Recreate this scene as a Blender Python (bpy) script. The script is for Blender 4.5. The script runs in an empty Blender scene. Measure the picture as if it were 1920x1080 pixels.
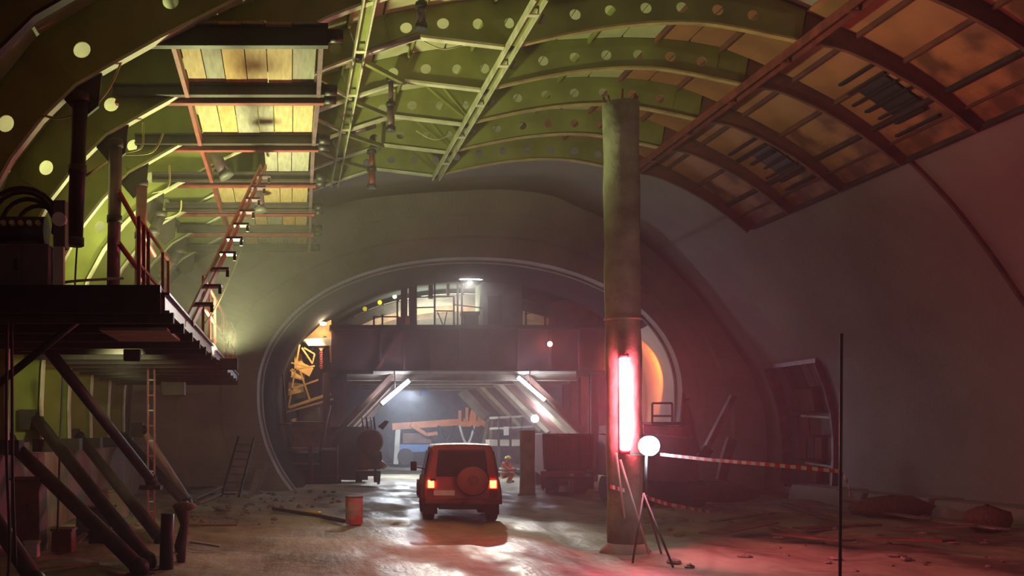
import bpy, bmesh, math, random
from mathutils import Vector, Matrix
random.seed(7)
R = random.Random(11)
S = bpy.context.scene
COL = S.collection
PI = math.pi
F = 1900.0; VX = 540.0; VY = 811.0; EYE = 2.13

# ------------------------------------------------------------------ camera, world, light, exposure
cam = bpy.data.cameras.new('camera'); camo = bpy.data.objects.new('camera', cam); COL.objects.link(camo)
camo.location = (0, 0, EYE); camo.rotation_euler = (PI/2, 0, 0)
cam.sensor_width = 36; cam.lens = F/1920*36
cam.shift_x = (960-VX)/1920; cam.shift_y = (VY-540)/1920
cam.clip_start = 0.05; cam.clip_end = 300
S.camera = camo
w = bpy.data.worlds.new('world'); S.world = w; w.use_nodes = True
w.node_tree.nodes['Background'].inputs[0].default_value = (0.02, 0.02, 0.025, 1)
w.node_tree.nodes['Background'].inputs[1].default_value = 0.2
S.view_settings.view_transform = 'Standard'; S.view_settings.look = 'None'
S.view_settings.gamma = 1; S.view_settings.use_curve_mapping = False
S.view_settings.exposure = 0.0
try:
    S.cycles.use_denoising = True; S.cycles.max_bounces = 6; S.cycles.volume_bounces = 0
    S.cycles.sample_clamp_indirect = 4; S.cycles.caustics_reflective = False; S.cycles.caustics_refractive = False
    S.cycles.use_light_tree = True
except Exception: pass

def lightobj(name, kind, loc, power, color, size=0.3, target=None, spot=None, blend=0.5, parent=None, rect=None):
    l = bpy.data.lights.new(name, kind); l.energy = power; l.color = color
    if kind == 'AREA':
        l.size = size
        if rect: l.shape = 'RECTANGLE'; l.size = rect[0]; l.size_y = rect[1]
    else: l.shadow_soft_size = size
    if kind == 'SPOT': l.spot_size = math.radians(spot or 90); l.spot_blend = blend
    o = bpy.data.objects.new(name, l); COL.objects.link(o); o.location = loc
    if target is not None:
        d = Vector(target)-Vector(loc); o.rotation_euler = d.to_track_quat('-Z', 'Y').to_euler()
    if parent is not None:
        o.parent = parent; o.matrix_parent_inverse = Matrix.Translation(-Vector(parent.location))
    return o

# ------------------------------------------------------------------ pixel -> place
def P(px, py, Y): return Vector(((px-VX)*Y/F, Y, EYE+(VY-py)*Y/F))
def G(px, py, z=0.0):
    Y = (EYE-z)*F/(py-VY); return Vector(((px-VX)*Y/F, Y, z))

# ------------------------------------------------------------------ materials
def mat(name, col, rough=0.7, metal=0.0, col2=None, scale=4.0, bump=0.15, bscale=None, detail=6, amt=1.0, lo=0.35, hi=0.7, stretch=None):
    m = bpy.data.materials.new(name); m.use_nodes = True
    nt = m.node_tree; n = nt.nodes; L = nt.links; b = n['Principled BSDF']
    b.inputs['Roughness'].default_value = rough; b.inputs['Metallic'].default_value = metal
    tc = n.new('ShaderNodeTexCoord'); src = tc.outputs['Object']
    if stretch:
        mp = n.new('ShaderNodeMapping'); mp.inputs['Scale'].default_value = stretch
        L.new(src, mp.inputs[0]); src = mp.outputs[0]
    nz = n.new('ShaderNodeTexNoise'); nz.inputs['Scale'].default_value = scale; nz.inputs['Detail'].default_value = detail
    L.new(src, nz.inputs[0])
    cr = n.new('ShaderNodeValToRGB')
    cr.color_ramp.elements[0].position = lo; cr.color_ramp.elements[1].position = hi
    c2 = col2 or tuple(c*0.6 for c in col)
    cr.color_ramp.elements[0].color = (*c2, 1); cr.color_ramp.elements[1].color = (*col, 1)
    L.new(nz.outputs[0], cr.inputs[0]); L.new(cr.outputs[0], b.inputs['Base Color'])
    if bump:
        nb = n.new('ShaderNodeTexNoise'); nb.inputs['Scale'].default_value = bscale or scale*4; nb.inputs['Detail'].default_value = 4
        L.new(src, nb.inputs[0])
        bp = n.new('ShaderNodeBump'); bp.inputs['Strength'].default_value = bump; bp.inputs['Distance'].default_value = 0.05
        L.new(nb.outputs[0], bp.inputs['Height']); L.new(bp.outputs[0], b.inputs['Normal'])
    return m
def emit(name, col, s):
    m = bpy.data.materials.new(name); m.use_nodes = True; nt = m.node_tree
    nt.nodes.remove(nt.nodes['Principled BSDF']); e = nt.nodes.new('ShaderNodeEmission')
    e.inputs[0].default_value = (*col, 1); e.inputs[1].default_value = s
    nt.links.new(e.outputs[0], nt.nodes['Material Output'].inputs[0]); return m

M = {}
M['conc'] = mat('sprayed_concrete', (.36, .31, .29), .85, 0, (.25, .215, .205), .5, .35, 9, lo=.3, hi=.75)
M['concwall'] = mat('cast_concrete', (.42, .38, .35), .8, 0, (.29, .26, .24), .6, .3, 7)
M['column'] = mat('column_concrete', (.31, .33, .23), .85, 0, (.15, .16, .11), 2.2, .4, 8)
M['mud'] = None
M['green'] = mat('green_painted_steel', (.27, .29, .07), .62, 0, (.17, .18, .045), 1.3, .08)
M['greenlite'] = mat('pale_steel_flange', (.72, .72, .55), .55, 0, (.46, .44, .30), 2.5, .06)
M['yellowedge'] = mat('yellow_oxide_flange', (.62, .47, .18), .6, 0, (.36, .25, .12), 2.2, .08)
M['paleskin'] = mat('pale_shutter_sheet', (.62, .64, .40), .6, 0, (.42, .43, .27), 1.2, .08)
M['orskin'] = mat('orange_shutter_ply', (.46, .20, .10), .75, 0, (.31, .13, .07), 1.0, .1)
M['orskin2'] = mat('stained_orange_ply', (.46, .20, .10), .75, 0, (.15, .06, .035), 1.3, .1, lo=.38, hi=.6)
M['darksteel'] = mat('dark_steel', (.075, .06, .055), .6, .3, (.04, .03, .03), 3, .15)
M['blacksteel'] = mat('black_steel', (.03, .026, .028), .5, .3, (.015, .013, .015), 3, .1)
M['redsteel'] = mat('red_oxide_steel', (.30, .06, .05), .55, .1, (.13, .03, .03), 4, .12)
M['redpaint'] = mat('red_painted_rail', (.42, .045, .045), .45, 0, (.22, .03, .03), 5, .05)
M['purple'] = mat('purple_grey_steel', (.22, .14, .17), .4, .4, (.1, .06, .08), 3, .08)
M['wood1'] = mat('new_timber', (.46, .35, .19), .75, 0, (.34, .23, .11), 3, .12, stretch=(6, .8, 6))
M['wood2'] = mat('grey_timber', (.31, .29, .24), .8, 0, (.21, .19, .16), 3, .15, stretch=(6, .8, 6))
M['wood3'] = mat('amber_timber', (.50, .33, .13), .75, 0, (.36, .21, .08), 3, .12, stretch=(6, .8, 6))
M['wooddark'] = mat('wet_timber', (.22, .15, .10), .8, 0, (.12, .08, .06), 3, .2, stretch=(6, 1, 6))
M['cable'] = mat('pale_cable', (.55, .50, .22), .5, 0, None, 4, 0)
M['black'] = mat('black_rubber', (.02, .02, .022), .6, 0, (.012, .012, .012), 6, .1)
M['rust'] = mat('rusted_plate', (.24, .085, .06), .75, .2, (.10, .04, .035), 2, .2)
M['gantry'] = mat('gantry_red_brown', (.16, .07, .065), .6, .2, (.09, .05, .055), 1.2, .12)
M['ochre'] = mat('ochre_painted_plate', (.72, .47, .16), .55, 0, (.50, .28, .10), 2, .12)
M['cream'] = mat('cream_steel', (.70, .66, .55), .55, 0, (.45, .41, .34), 2, .1)
M['brown'] = mat('brown_machine_paint', (.26, .13, .08), .6, .1, (.12, .07, .05), 3, .15)
M['orange'] = mat('orange_machine_paint', (.75, .22, .05), .5, 0, (.45, .13, .05), 3, .1)
M['blue'] = mat('blue_plastic', (.12, .28, .60), .5, 0, None, 3, .05)
M['jeep'] = mat('red_car_paint', (.46, .10, .075), .45, .0, (.31, .07, .055), 1.6, .03)
M['glassdark'] = mat('dark_window_glass', (.05, .035, .035), .12, 0, (.035, .025, .025), 2, 0)
M['truck'] = mat('maroon_truck_paint', (.20, .05, .055), .6, .1, (.11, .04, .04), 1.5, .12)
M['greyolive'] = mat('dusty_olive_side', (.34, .31, .22), .8, 0, (.24, .20, .15), 3, .2)
M['hivis'] = mat('orange_workwear', (.85, .20, .05), .8, 0, (.6, .12, .04), 6, .2)
M['reflect'] = mat('reflective_band', (.85, .85, .75), .4, 0, (.7, .7, .6), 8, 0)
M['skin'] = mat('skin', (.62, .38, .28), .6, 0, (.55, .32, .23), 8, .02)
M['helmet'] = mat('yellow_helmet', (.85, .72, .05), .35, 0, (.75, .6, .05), 3, 0)
M['white'] = mat('white_plastic', (.8, .8, .78), .5, 0, (.65, .65, .63), 4, 0)
M['tapered'] = mat('tape_red', (.75, .06, .05), .5, 0, (.6, .05, .05), 4, 0)
M['tapewhite'] = mat('tape_white', (.85, .82, .78), .5, 0, (.7, .68, .65), 4, 0)
M['grey'] = mat('grey_machine_box', (.13, .13, .12), .6, .2, (.07, .07, .065), 2, .1)
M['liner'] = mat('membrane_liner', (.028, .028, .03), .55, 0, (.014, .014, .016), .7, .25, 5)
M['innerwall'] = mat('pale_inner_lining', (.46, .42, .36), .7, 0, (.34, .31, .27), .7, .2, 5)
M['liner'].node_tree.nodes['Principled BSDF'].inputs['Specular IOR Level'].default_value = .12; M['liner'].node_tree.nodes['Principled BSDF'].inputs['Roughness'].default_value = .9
M['farrock'] = mat('sprayed_rock_face', (.22, .23, .25), .75, 0, (.10, .11, .13), 1.3, .8, 3)
M['stone'] = mat('broken_stone', (.36, .31, .26), .9, 0, (.22, .19, .16), 9, .5)
M['skinfar'] = mat('far_shutter_sheet', (.58, .56, .44), .6, 0, (.38, .36, .28), 1.2, .08)

def floor_mat():
    m = bpy.data.materials.new('muddy_wet_floor'); m.use_nodes = True
    nt = m.node_tree; n = nt.nodes; L = nt.links; b = n['Principled BSDF']
    tc = n.new('ShaderNodeTexCoord')
    def nz(s, d=6, st=None):
        x = n.new('ShaderNodeTexNoise'); x.inputs['Scale'].default_value = s; x.inputs['Detail'].default_value = d
        if st:
            mp = n.new('ShaderNodeMapping'); mp.inputs['Scale'].default_value = st; mp.inputs['Rotation'].default_value = (0, 0, -.14)
            L.new(tc.outputs['Object'], mp.inputs[0]); L.new(mp.outputs[0], x.inputs[0])
        else: L.new(tc.outputs['Object'], x.inputs[0])
        return x
    a = nz(.45, 8, (1, .5, 1)); c = nz(3.0, 8)
    mx = n.new('ShaderNodeMath'); mx.operation = 'MULTIPLY_ADD'; mx.inputs[1].default_value = .35
    L.new(c.outputs[0], mx.inputs[0]); L.new(a.outputs[0], mx.inputs[2])
    cr = n.new('ShaderNodeValToRGB'); e = cr.color_ramp.elements
    e[0].position = .52; e[0].color = (.12, .09, .07, 1); e[1].position = .8; e[1].color = (.42, .39, .29, 1)
    k = e.new(.64); k.color = (.29, .26, .19, 1)
    L.new(mx.outputs[0], cr.inputs[0]); L.new(cr.outputs[0], b.inputs['Base Color'])
    r2 = n.new('ShaderNodeValToRGB'); r2.color_ramp.elements[0].position = .45; r2.color_ramp.elements[0].color = (.42,)*3+(1,)
    r2.color_ramp.elements[1].position = .62; r2.color_ramp.elements[1].color = (.85,)*3+(1,)
    d = nz(.8, 5, (1.2, .35, 1)); L.new(d.outputs[0], r2.inputs[0]); L.new(r2.outputs[0], b.inputs['Roughness'])
    h = nz(7, 9); h2 = nz(2.2, 6, (2.5, .3, 1))
    ad = n.new('ShaderNodeMath'); ad.operation = 'ADD'; L.new(h.outputs[0], ad.inputs[0]); L.new(h2.outputs[0], ad.inputs[1])
    bp = n.new('ShaderNodeBump'); bp.inputs['Strength'].default_value = .32; bp.inputs['Distance'].default_value = .05
    L.new(ad.outputs[0], bp.inputs['Height']); L.new(bp.outputs[0], b.inputs['Normal'])
    return m
M['mud'] = floor_mat()

def board_mat():  # end wall: faint board marks radiating / stacked, cast into the concrete
    m = mat('board_marked_concrete', (.44, .40, .36), .85, 0, (.32, .29, .26), .7, 0)
    nt = m.node_tree; n = nt.nodes; L = nt.links; b = n['Principled BSDF']
    tc = n.new('ShaderNodeTexCoord')
    mp = n.new('ShaderNodeMapping'); mp.inputs['Scale'].default_value = (.1, 1, 1); L.new(tc.outputs['UV'], mp.inputs[0])
    wv = n.new('ShaderNodeTexWave'); wv.inputs['Scale'].default_value = 1.0; wv.bands_direction = 'Y'
    wv.inputs['Distortion'].default_value = 1.2; wv.inputs['Detail'].default_value = 3; wv.inputs['Detail Scale'].default_value = .7
    L.new(mp.outputs[0], wv.inputs[0])
    nb = n.new('ShaderNodeTexNoise'); nb.inputs['Scale'].default_value = 6; nb.inputs['Detail'].default_value = 5; L.new(tc.outputs['Object'], nb.inputs[0])
    ad = n.new('ShaderNodeMath'); ad.operation = 'ADD'; L.new(wv.outputs[1], ad.inputs[0]); L.new(nb.outputs[0], ad.inputs[1])
    bp = n.new('ShaderNodeBump'); bp.inputs['Strength'].default_value = .28; bp.inputs['Distance'].default_value = .03
    L.new(ad.outputs[0], bp.inputs['Height']); L.new(bp.outputs[0], b.inputs['Normal'])
    return m
M['board'] = board_mat()

# ------------------------------------------------------------------ mesh builder
class MB:
    def __init__(s): s.v = []; s.f = []; s.mi = []; s.smooth = []
    def add(s, vs, fs, mi=0, sm=False):
        o = len(s.v); s.v += [tuple(x) for x in vs]
        for f in fs: s.f.append([i+o for i in f]); s.mi.append(mi); s.smooth.append(sm)
        return s
    def hexa(s, p, mi=0):   # 8 points: bottom 4 ccw, top 4 ccw
        return s.add(p, [(3, 2, 1, 0), (4, 5, 6, 7), (0, 1, 5, 4), (1, 2, 6, 5), (2, 3, 7, 6), (3, 0, 4, 7)], mi)
    def box(s, a, b, mi=0):
        x0, y0, z0 = [min(a[i], b[i]) for i in range(3)]; x1, y1, z1 = [max(a[i], b[i]) for i in range(3)]
        return s.hexa([(x0, y0, z0), (x1, y0, z0), (x1, y1, z0), (x0, y1, z0), (x0, y0, z1), (x1, y0, z1), (x1, y1, z1), (x0, y1, z1)], mi)
    def bar(s, a, b, w, h, up=(0, 0, 1), mi=0):
        a = Vector(a); b = Vector(b); d = (b-a).normalized(); u = Vector(up)
        if abs(d.dot(u)) > .98: u = Vector((0, 1, 0))
        r = d.cross(u).normalized(); u = r.cross(d).normalized()
        q = []
        for c in (a, b):
            q.append([c-r*w/2-u*h/2, c+r*w/2-u*h/2, c+r*w/2+u*h/2, c-r*w/2+u*h/2])
        A, B = q
        return s.add(A+B, [(0, 1, 2, 3), (7, 6, 5, 4), (0, 4, 5, 1), (1, 5, 6, 2), (2, 6, 7, 3), (3, 7, 4, 0)], mi)
    def ibeam(s, a, b, w, h, t=.03, up=(0, 0, 1)):
        a = Vector(a); b = Vector(b); d = (b-a).normalized(); u = Vector(up)
        if abs(d.dot(u)) > .98: u = Vector((0, 1, 0))
        r = d.cross(u).normalized(); u = r.cross(d).normalized()
        s.bar(a, b, t, h, u); s.bar(a+u*h/2, b+u*h/2, w, t, u); s.bar(a-u*h/2, b-u*h/2, w, t, u); return s
    def tube(s, pts, r, n=8, cap=True, mi=0):
        pts = [Vector(p) for p in pts]; rs = r if isinstance(r, (list, tuple)) else [r]*len(pts)
        o = len(s.v); prev = None
        for i, p in enumerate(pts):
            if i == 0: d = pts[1]-p
            elif i == len(pts)-1: d = p-pts[i-1]
            else: d = (pts[i+1]-pts[i-1])
            d.normalize()
            if prev is None:
                u = Vector((0, 0, 1)) if abs(d.z) < .9 else Vector((1, 0, 0))
                u = (u-d*u.dot(d)).normalized()
            else: u = (prev-d*prev.dot(d)).normalized()
            prev = u; v = d.cross(u)
            for k in range(n):
                a = 2*PI*k/n; s.v.append(tuple(p+(u*math.cos(a)+v*math.sin(a))*rs[i]))
        for i in range(len(pts)-1):
            for k in range(n):
                s.f.append([o+i*n+k, o+i*n+(k+1) % n, o+(i+1)*n+(k+1) % n, o+(i+1)*n+k]); s.mi.append(mi); s.smooth.append(True)
        if cap:
            s.f.append([o+k for k in range(n)][::-1]); s.mi.append(mi); s.smooth.append(False)
            s.f.append([o+(len(pts)-1)*n+k for k in range(n)]); s.mi.append(mi); s.smooth.append(False)
        return s
    def sphere(s, c, r, n=12, m=8, sc=(1, 1, 1), mi=0):
        c = Vector(c); o = len(s.v)
        for j in range(m+1):
            t = PI*j/m
            for k in range(n):
                a = 2*PI*k/n
                s.v.append((c.x+r*sc[0]*math.sin(t)*math.cos(a), c.y+r*sc[1]*math.sin(t)*math.sin(a), c.z+r*sc[2]*math.cos(t)))
        for j in range(m):
            for k in range(n):
                s.f.append([o+j*n+k, o+(j+1)*n+k, o+(j+1)*n+(k+1) % n, o+j*n+(k+1) % n]); s.mi.append(mi); s.smooth.append(True)
        return s
    def plate(s, pts, thick, nrm, mi=0):  # planar polygon with thickness
        pts = [Vector(p) for p in pts]; n = Vector(nrm).normalized()*thick; k = len(pts)
        vs = pts+[p+n for p in pts]
        fs = [list(range(k))[::-1], [k+i for i in range(k)]]+[(i, (i+1) % k, k+(i+1) % k, k+i) for i in range(k)]
        return s.add(vs, fs, mi)
    def build(s, name, m, parent=None, bevel=0):
        me = bpy.data.meshes.new(name)
        base = Vector((0, 0, 0))
        if parent is not None: base = ORG.get(parent.name, Vector((0, 0, 0)))
        me.from_pydata([tuple(Vector(v)-base) for v in s.v], [], s.f)
        ms = m if isinstance(m, (list, tuple)) else [m]
        for x in ms: me.materials.append(M[x] if isinstance(x, str) else x)
        me.polygons.foreach_set('material_index', s.mi); me.polygons.foreach_set('use_smooth', s.smooth)
        bm = bmesh.new(); bm.from_mesh(me); bmesh.ops.remove_doubles(bm, verts=bm.verts, dist=1e-5)
        bmesh.ops.recalc_face_normals(bm, faces=bm.faces); bm.to_mesh(me); bm.free()
        me.update()
        o = bpy.data.objects.new(name, me); COL.objects.link(o)
        if parent is not None: o.parent = parent; ORG[o.name] = base
        if bevel:
            md = o.modifiers.new('bevel', 'BEVEL'); md.width = bevel; md.segments = 2; md.limit_method = 'ANGLE'
        return o
ORG = {}
def tag(o, label=None, cat=None, group=None, kind=None):
    if label: o['label'] = label
    if cat: o['category'] = cat
    if group: o['group'] = group
    if kind: o['kind'] = kind
    return o
def thing(name, loc, label, cat, group=None):
    o = bpy.data.objects.new(name, None); COL.objects.link(o); o.location = loc; o.empty_display_size = .2
    ORG[o.name] = Vector(loc); return tag(o, label, cat, group)
def struct(o): o['kind'] = 'structure'; return o
def cat(a, b, t): return a+(b-a)*t
ORD = ['nearest', 'second nearest', 'third nearest', 'fourth nearest', 'fifth nearest', 'sixth nearest', 'seventh nearest', 'farthest']

# ------------------------------------------------------------------ chamber shell
def spline(pts, n=6):
    out = []
    for i in range(len(pts)-1):
        p0 = pts[max(i-1, 0)]; p1 = pts[i]; p2 = pts[i+1]; p3 = pts[min(i+2, len(pts)-1)]
        for k in range(n):
            t = k/n
            out.append(tuple(.5*((2*p1[j])+(-p0[j]+p2[j])*t+(2*p0[j]-5*p1[j]+4*p2[j]-p3[j])*t*t+(-p0[j]+3*p1[j]-3*p2[j]+p3[j])*t**3) for j in (0, 1)))
    out.append(tuple(pts[-1])); return out
VC = [(-5.75, -.4), (-5.8, 2.0), (-5.65, 4.2), (-5.15, 6.2), (-4.05, 7.85), (-2.6, 8.8), (-.9, 9.6), (1.2, 10.3), (2.6, 10.65), (4.3, 10.85),
      (6.8, 11.0), (8.2, 11.0), (9.6, 10.8), (10.6, 10.38), (11.3, 10.08), (12.5, 9.42), (13.4, 8.72), (14.2, 7.95), (14.9, 7.2), (15.6, 6.3),
      (16.3, 5.3), (17.0, 4.2), (17.4, 2.9), (17.5, 1.5), (17.4, -.4)]
VCS = spline(VC, 5)
YEND = 37.0
NL = 5*4; NR = 5*16      # split indexes: left wall / ceiling / right wall
NICHE = (32.3, 35.6)
def shell(name, i0, i1, niche=False):
    mb = MB(); ys = [-12, -6, 0, 6, 12, 18, 24, 30, 32.3, 35.6, YEND]
    rows = []
    for y in ys: rows.append([Vector((VCS[i][0], y, VCS[i][1])) for i in range(i0, i1+1)])
    for a in range(len(ys)-1):
        for b in range(i1-i0):
            zmid = (VCS[i0+b][1]+VCS[i0+b+1][1])/2
            if niche and ys[a] == 32.3 and .35 < zmid < 4.45: continue
            mb.add([rows[a][b], rows[a+1][b], rows[a+1][b+1], rows[a][b+1]], [(0, 1, 2, 3)], 0, True)
    o = mb.build(name, 'conc'); md = o.modifiers.new('thick', 'SOLIDIFY'); md.thickness = .25; md.offset = 0 ; 
    md.offset = 1 if i0 else 1
    struct(o); return o
wl = shell('wall_left', 0, NL); ce = shell('ceiling', NL, NR); wr = shell('wall_right', NR, len(VCS)-1, True)
# solidify outward: normals of the shells point inward/outward depending on recalc; keep it thin and symmetric
for o in (wl, ce, wr): o.modifiers['thick'].offset = 0; o.modifiers['thick'].thickness = .04
# rear wall behind the photographer
mb = MB(); mb.box((-8, -12.3, -.4), (19, -12, 12)); struct(mb.build('wall_rear', 'conc'))
# raised construction joint on the right wall and vault (the thin arc)
mb = MB()
for yj in (22.6,):
    for i in range(83, len(VCS)-6):
        a = VCS[i]; b = VCS[i+1]
        mb.bar((a[0]-.03, yj, a[1]-.02), (b[0]-.03, yj, b[1]-.02), .12, .09, up=(0, 1, 0))
struct(mb.build('trim_1', 'rust'))

# end wall: loft from the chamber profile to the mouth of the running tunnel
YM = 38.0
def mouth(off=0.0, n=72):   # closed loop sampled from left foot over the crown to the right foot, px measured at YM
    k = YM/F; cx = (878-VX)*k; zc = EYE+(VY-738)*k; a = 389*k+off; top = 248*k+off; low = 6.2+off
    out = []
    t0 = math.asin(min(1, (zc+.4)/low))
    for i in range(n+1):
        t = -t0+(PI+2*t0)*i/n       # from right foot around? start left
        c = -math.cos(t); s_ = math.sin(t)
        e = 1.0
        x = cx+a*math.copysign(abs(c)**.94, c)
        z = zc+(top if s_ > 0 else low)*math.copysign(abs(s_)**.94, s_)
        out.append((x, z))
    return out
def resample(pts, n):
    d = [0]
    for i in range(len(pts)-1): d.append(d[-1]+math.dist(pts[i], pts[i+1]))
    out = []; j = 0
    for i in range(n+1):
        t = d[-1]*i/n
        while j < len(pts)-2 and d[j+1] < t: j += 1
        u = (t-d[j])/max(1e-9, d[j+1]-d[j]); u = min(max(u, 0), 1)
        out.append(tuple(cat(pts[j][k], pts[j+1][k], u) for k in (0, 1)))
    return out
NM = 96
MOU = resample(mouth(0), NM); CH = resample(VCS, NM)
# (fraction towards mouth, y): a flat outer face, then stepped flare
steps = [(0, 37.0), (.34, 37.02), (.37, 37.14), (.66, 37.2), (.68, 37.42), (.97, 37.5), (1.0, 38.0)]
mb = MB(); prev = None; uvr = []
for f_, y in steps:
    row = [Vector((cat(CH[i][0], MOU[i][0], f_), y, cat(CH[i][1], MOU[i][1], f_))) for i in range(NM+1)]
    if prev:
        for i in range(NM): mb.add([prev[i], prev[i+1], row[i+1], row[i]], [(0, 1, 2, 3)], 0, False)
    prev = row
ew = struct(mb.build('wall_end', 'board'))
uv = ew.data.uv_layers.new(name='UVMap')
for lp in ew.data.loops:
    v = ew.data.vertices[lp.vertex_index].co
    if v.x < 1.5 and v.z < 5.2: uv.data[lp.index].uv = (v.x, v.z*1.9)
    else:
        a = math.atan2(v.z-3.6, v.x-6.9); uv.data[lp.index].uv = (math.hypot(v.z-3.6, v.x-6.9), a*14)
# pale rounded lip around the tunnel mouth
mb = MB(); mb.tube([(x, YM-.02, z) for x, z in resample(mouth(.03), 90)], .11, 8)
struct(mb.build('trim_2', 'concwall'))

# running tunnel beyond
SH = .147
def T(x, y, z): return (x+SH*(y-YM), y, z)
mb = MB(); ys = [38, 40, 44, 48, 52, 56, 60, 66, 72, 78]
half = NM//2
for side, nm, i0, i1 in (('l', 'wall_tunnel_left', 0, 34), ('t', 'ceiling_tunnel', 34, 72), ('r', 'wall_tunnel_right', 72, NM)):
    mb = MB()
    for a in range(len(ys)-1):
        for i in range(i0, i1):
            q = [T(MOU[i][0], ys[a], MOU[i][1]), T(MOU[i][0], ys[a+1], MOU[i][1]), T(MOU[i+1][0], ys[a+1], MOU[i+1][1]), T(MOU[i+1][0], ys[a], MOU[i+1][1])]
            mb.add(q, [(0, 1, 2, 3)], 0, True)
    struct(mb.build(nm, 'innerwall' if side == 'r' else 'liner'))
mb = MB(); 
import itertools
n_ = 26
for i in range(n_):
    for j in range(14):
        def q(i, j):
            x = 2+i*18/n_; z = -1+j*11/14
            return Vector((x+SH*36, 74+.9*math.sin(x*1.7+z)*math.cos(z*1.3)+.5*math.sin(x*4+z*3), z))
        mb.add([q(i, j), q(i+1, j), q(i+1, j+1), q(i, j+1)], [(0, 1, 2, 3)], 0, True)
struct(mb.build('wall_tunnel_end', 'farrock'))

# floor with ruts and heaps
def fz(x, y):
    z = .025*math.sin(x*1.9+.3*math.sin(y*.8))*math.cos(y*.7)+.02*math.sin(y*2.3+x*.7)
    if x > 7.5 and y < 36: z += .05*math.sin(x*1.3+y*.5)*math.sin(y*.9-x*.4)+.03*math.sin(x*3.1)*math.sin(y*2.6)
    for cx in (4.5, 6.2):     # wheel ruts running to the tunnel
        d = x-(cx+SH*(y-24)); z -= .05*math.exp(-(d/.22)**2)
    if x < -.6: z += .12*min(1, (-.6-x)/2.0)*(1+.5*math.sin(x*5)*math.sin(y*3.3))
    d = math.hypot(x-6.0, y-18.1)
    return z
mb = MB(); nx, ny = 150, 300; x0, x1, y0, y1 = -6.2, 22, -12, 80
grid = []
for j in range(ny+1):
    y = y0+(y1-y0)*(j/ny)**1.0
    for i in range(nx+1):
        x = x0+(x1-x0)*i/nx; grid.append((x, y, fz(x, y)))
fs = [(j*(nx+1)+i, j*(nx+1)+i+1, (j+1)*(nx+1)+i+1, (j+1)*(nx+1)+i) for j in range(ny) for i in range(nx)]
mb.add(grid, fs, 0, True); fl = struct(mb.build('floor', 'mud'))

# kerb along the right wall, cast in blocks
ks = bpy.data.objects.new('baseboard_right', None); COL.objects.link(ks); struct(ks)
kb = MB(); kb.hexa([(16.35, 0, -.1), (17.45, 0, -.1), (17.45, 1.44, -.1), (16.35, 1.44, -.1), (16.5, 0, .42), (17.5, 0, .42), (17.5, 1.44, .42), (16.5, 1.44, .42)])
k0 = None
for i in range(17):
    if k0 is None: k0 = kb.build('kerb_block', 'conc', None, .03); o = k0
    else: o = k0.copy(); COL.objects.link(o)
    o.parent = ks; o.location = (R.uniform(-.03, .03), 8+1.5*i, R.uniform(-.03, .02)); o.rotation_euler.z = R.uniform(-.01, .01)

# niche in the right wall with rusty shutter panels set back
nt_ = thing('wall_niche', (17.2, 34, .4), 'rusty shuttered recess framed in steel low in the right-hand wall', 'niche')
mb = MB(); zs = [.4, 1.2, 2.0, 2.8, 3.6, 4.4]
def wx(z):
    best = min(range(NR, len(VCS)-1), key=lambda i: abs(VCS[i][1]-z)); return VCS[best][0]
for a in range(5):
    z0, z1 = zs[a], zs[a+1]
    q = [(wx(z0)+.55, 32.3, z0), (wx(z0)+.55, 35.6, z0), (wx(z1)+.55, 35.6, z1), (wx(z1)+.55, 32.3, z1)]
    mb.plate(q, .1, (1, 0, 0))
mb.build('back_sheet', 'rust', nt_)
ix = 0
for a in range(5):
    ycur = 32.45
    while ycur < 35.4:
        wd = R.choice([.5, .75, 1.0]); y2 = min(35.5, ycur+wd)
        z0, z1 = zs[a]+.05, zs[a+1]-.05; dx = R.choice([.12, .25, .38])
        mb = MB(); mb.hexa([(wx(z0)+dx, ycur, z0), (wx(z0)+.5, ycur, z0), (wx(z0)+.5, y2-.05, z0), (wx(z0)+dx, y2-.05, z0),
                            (wx(z1)+dx, ycur, z1), (wx(z1)+.5, ycur, z1), (wx(z1)+.5, y2-.05, z1), (wx(z1)+dx, y2-.05, z1)])
        mb.build('shutter_panel', R.choice(['rust', 'rust', 'gantry', 'darksteel']), nt_); ycur = y2
for (ya, yb) in ((32.2, 32.35), (35.55, 35.7)):
    mb = MB()
    for a in range(5): mb.bar((wx(zs[a])+.02, (ya+yb)/2, zs[a]), (wx(zs[a+1])+.02, (ya+yb)/2, zs[a+1]), .12, .35, up=(1, 0, 0))
    mb.build('side_frame', 'purple', nt_)
mb = MB(); mb.bar((wx(4.4)+.02, 32.2, 4.42), (wx(4.4)+.02, 35.7, 4.42), .3, .14); mb.build('top_frame', 'purple', nt_)
for y, z in ((33.4, 2.6), (33.2, 1.0)):
    mb = MB(); mb.bar((wx(z)+.1, y-.9, z), (wx(z)+.1, y+1.2, z+.1), .07, .07); mb.build('cross_bar', 'cream', nt_)

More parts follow.
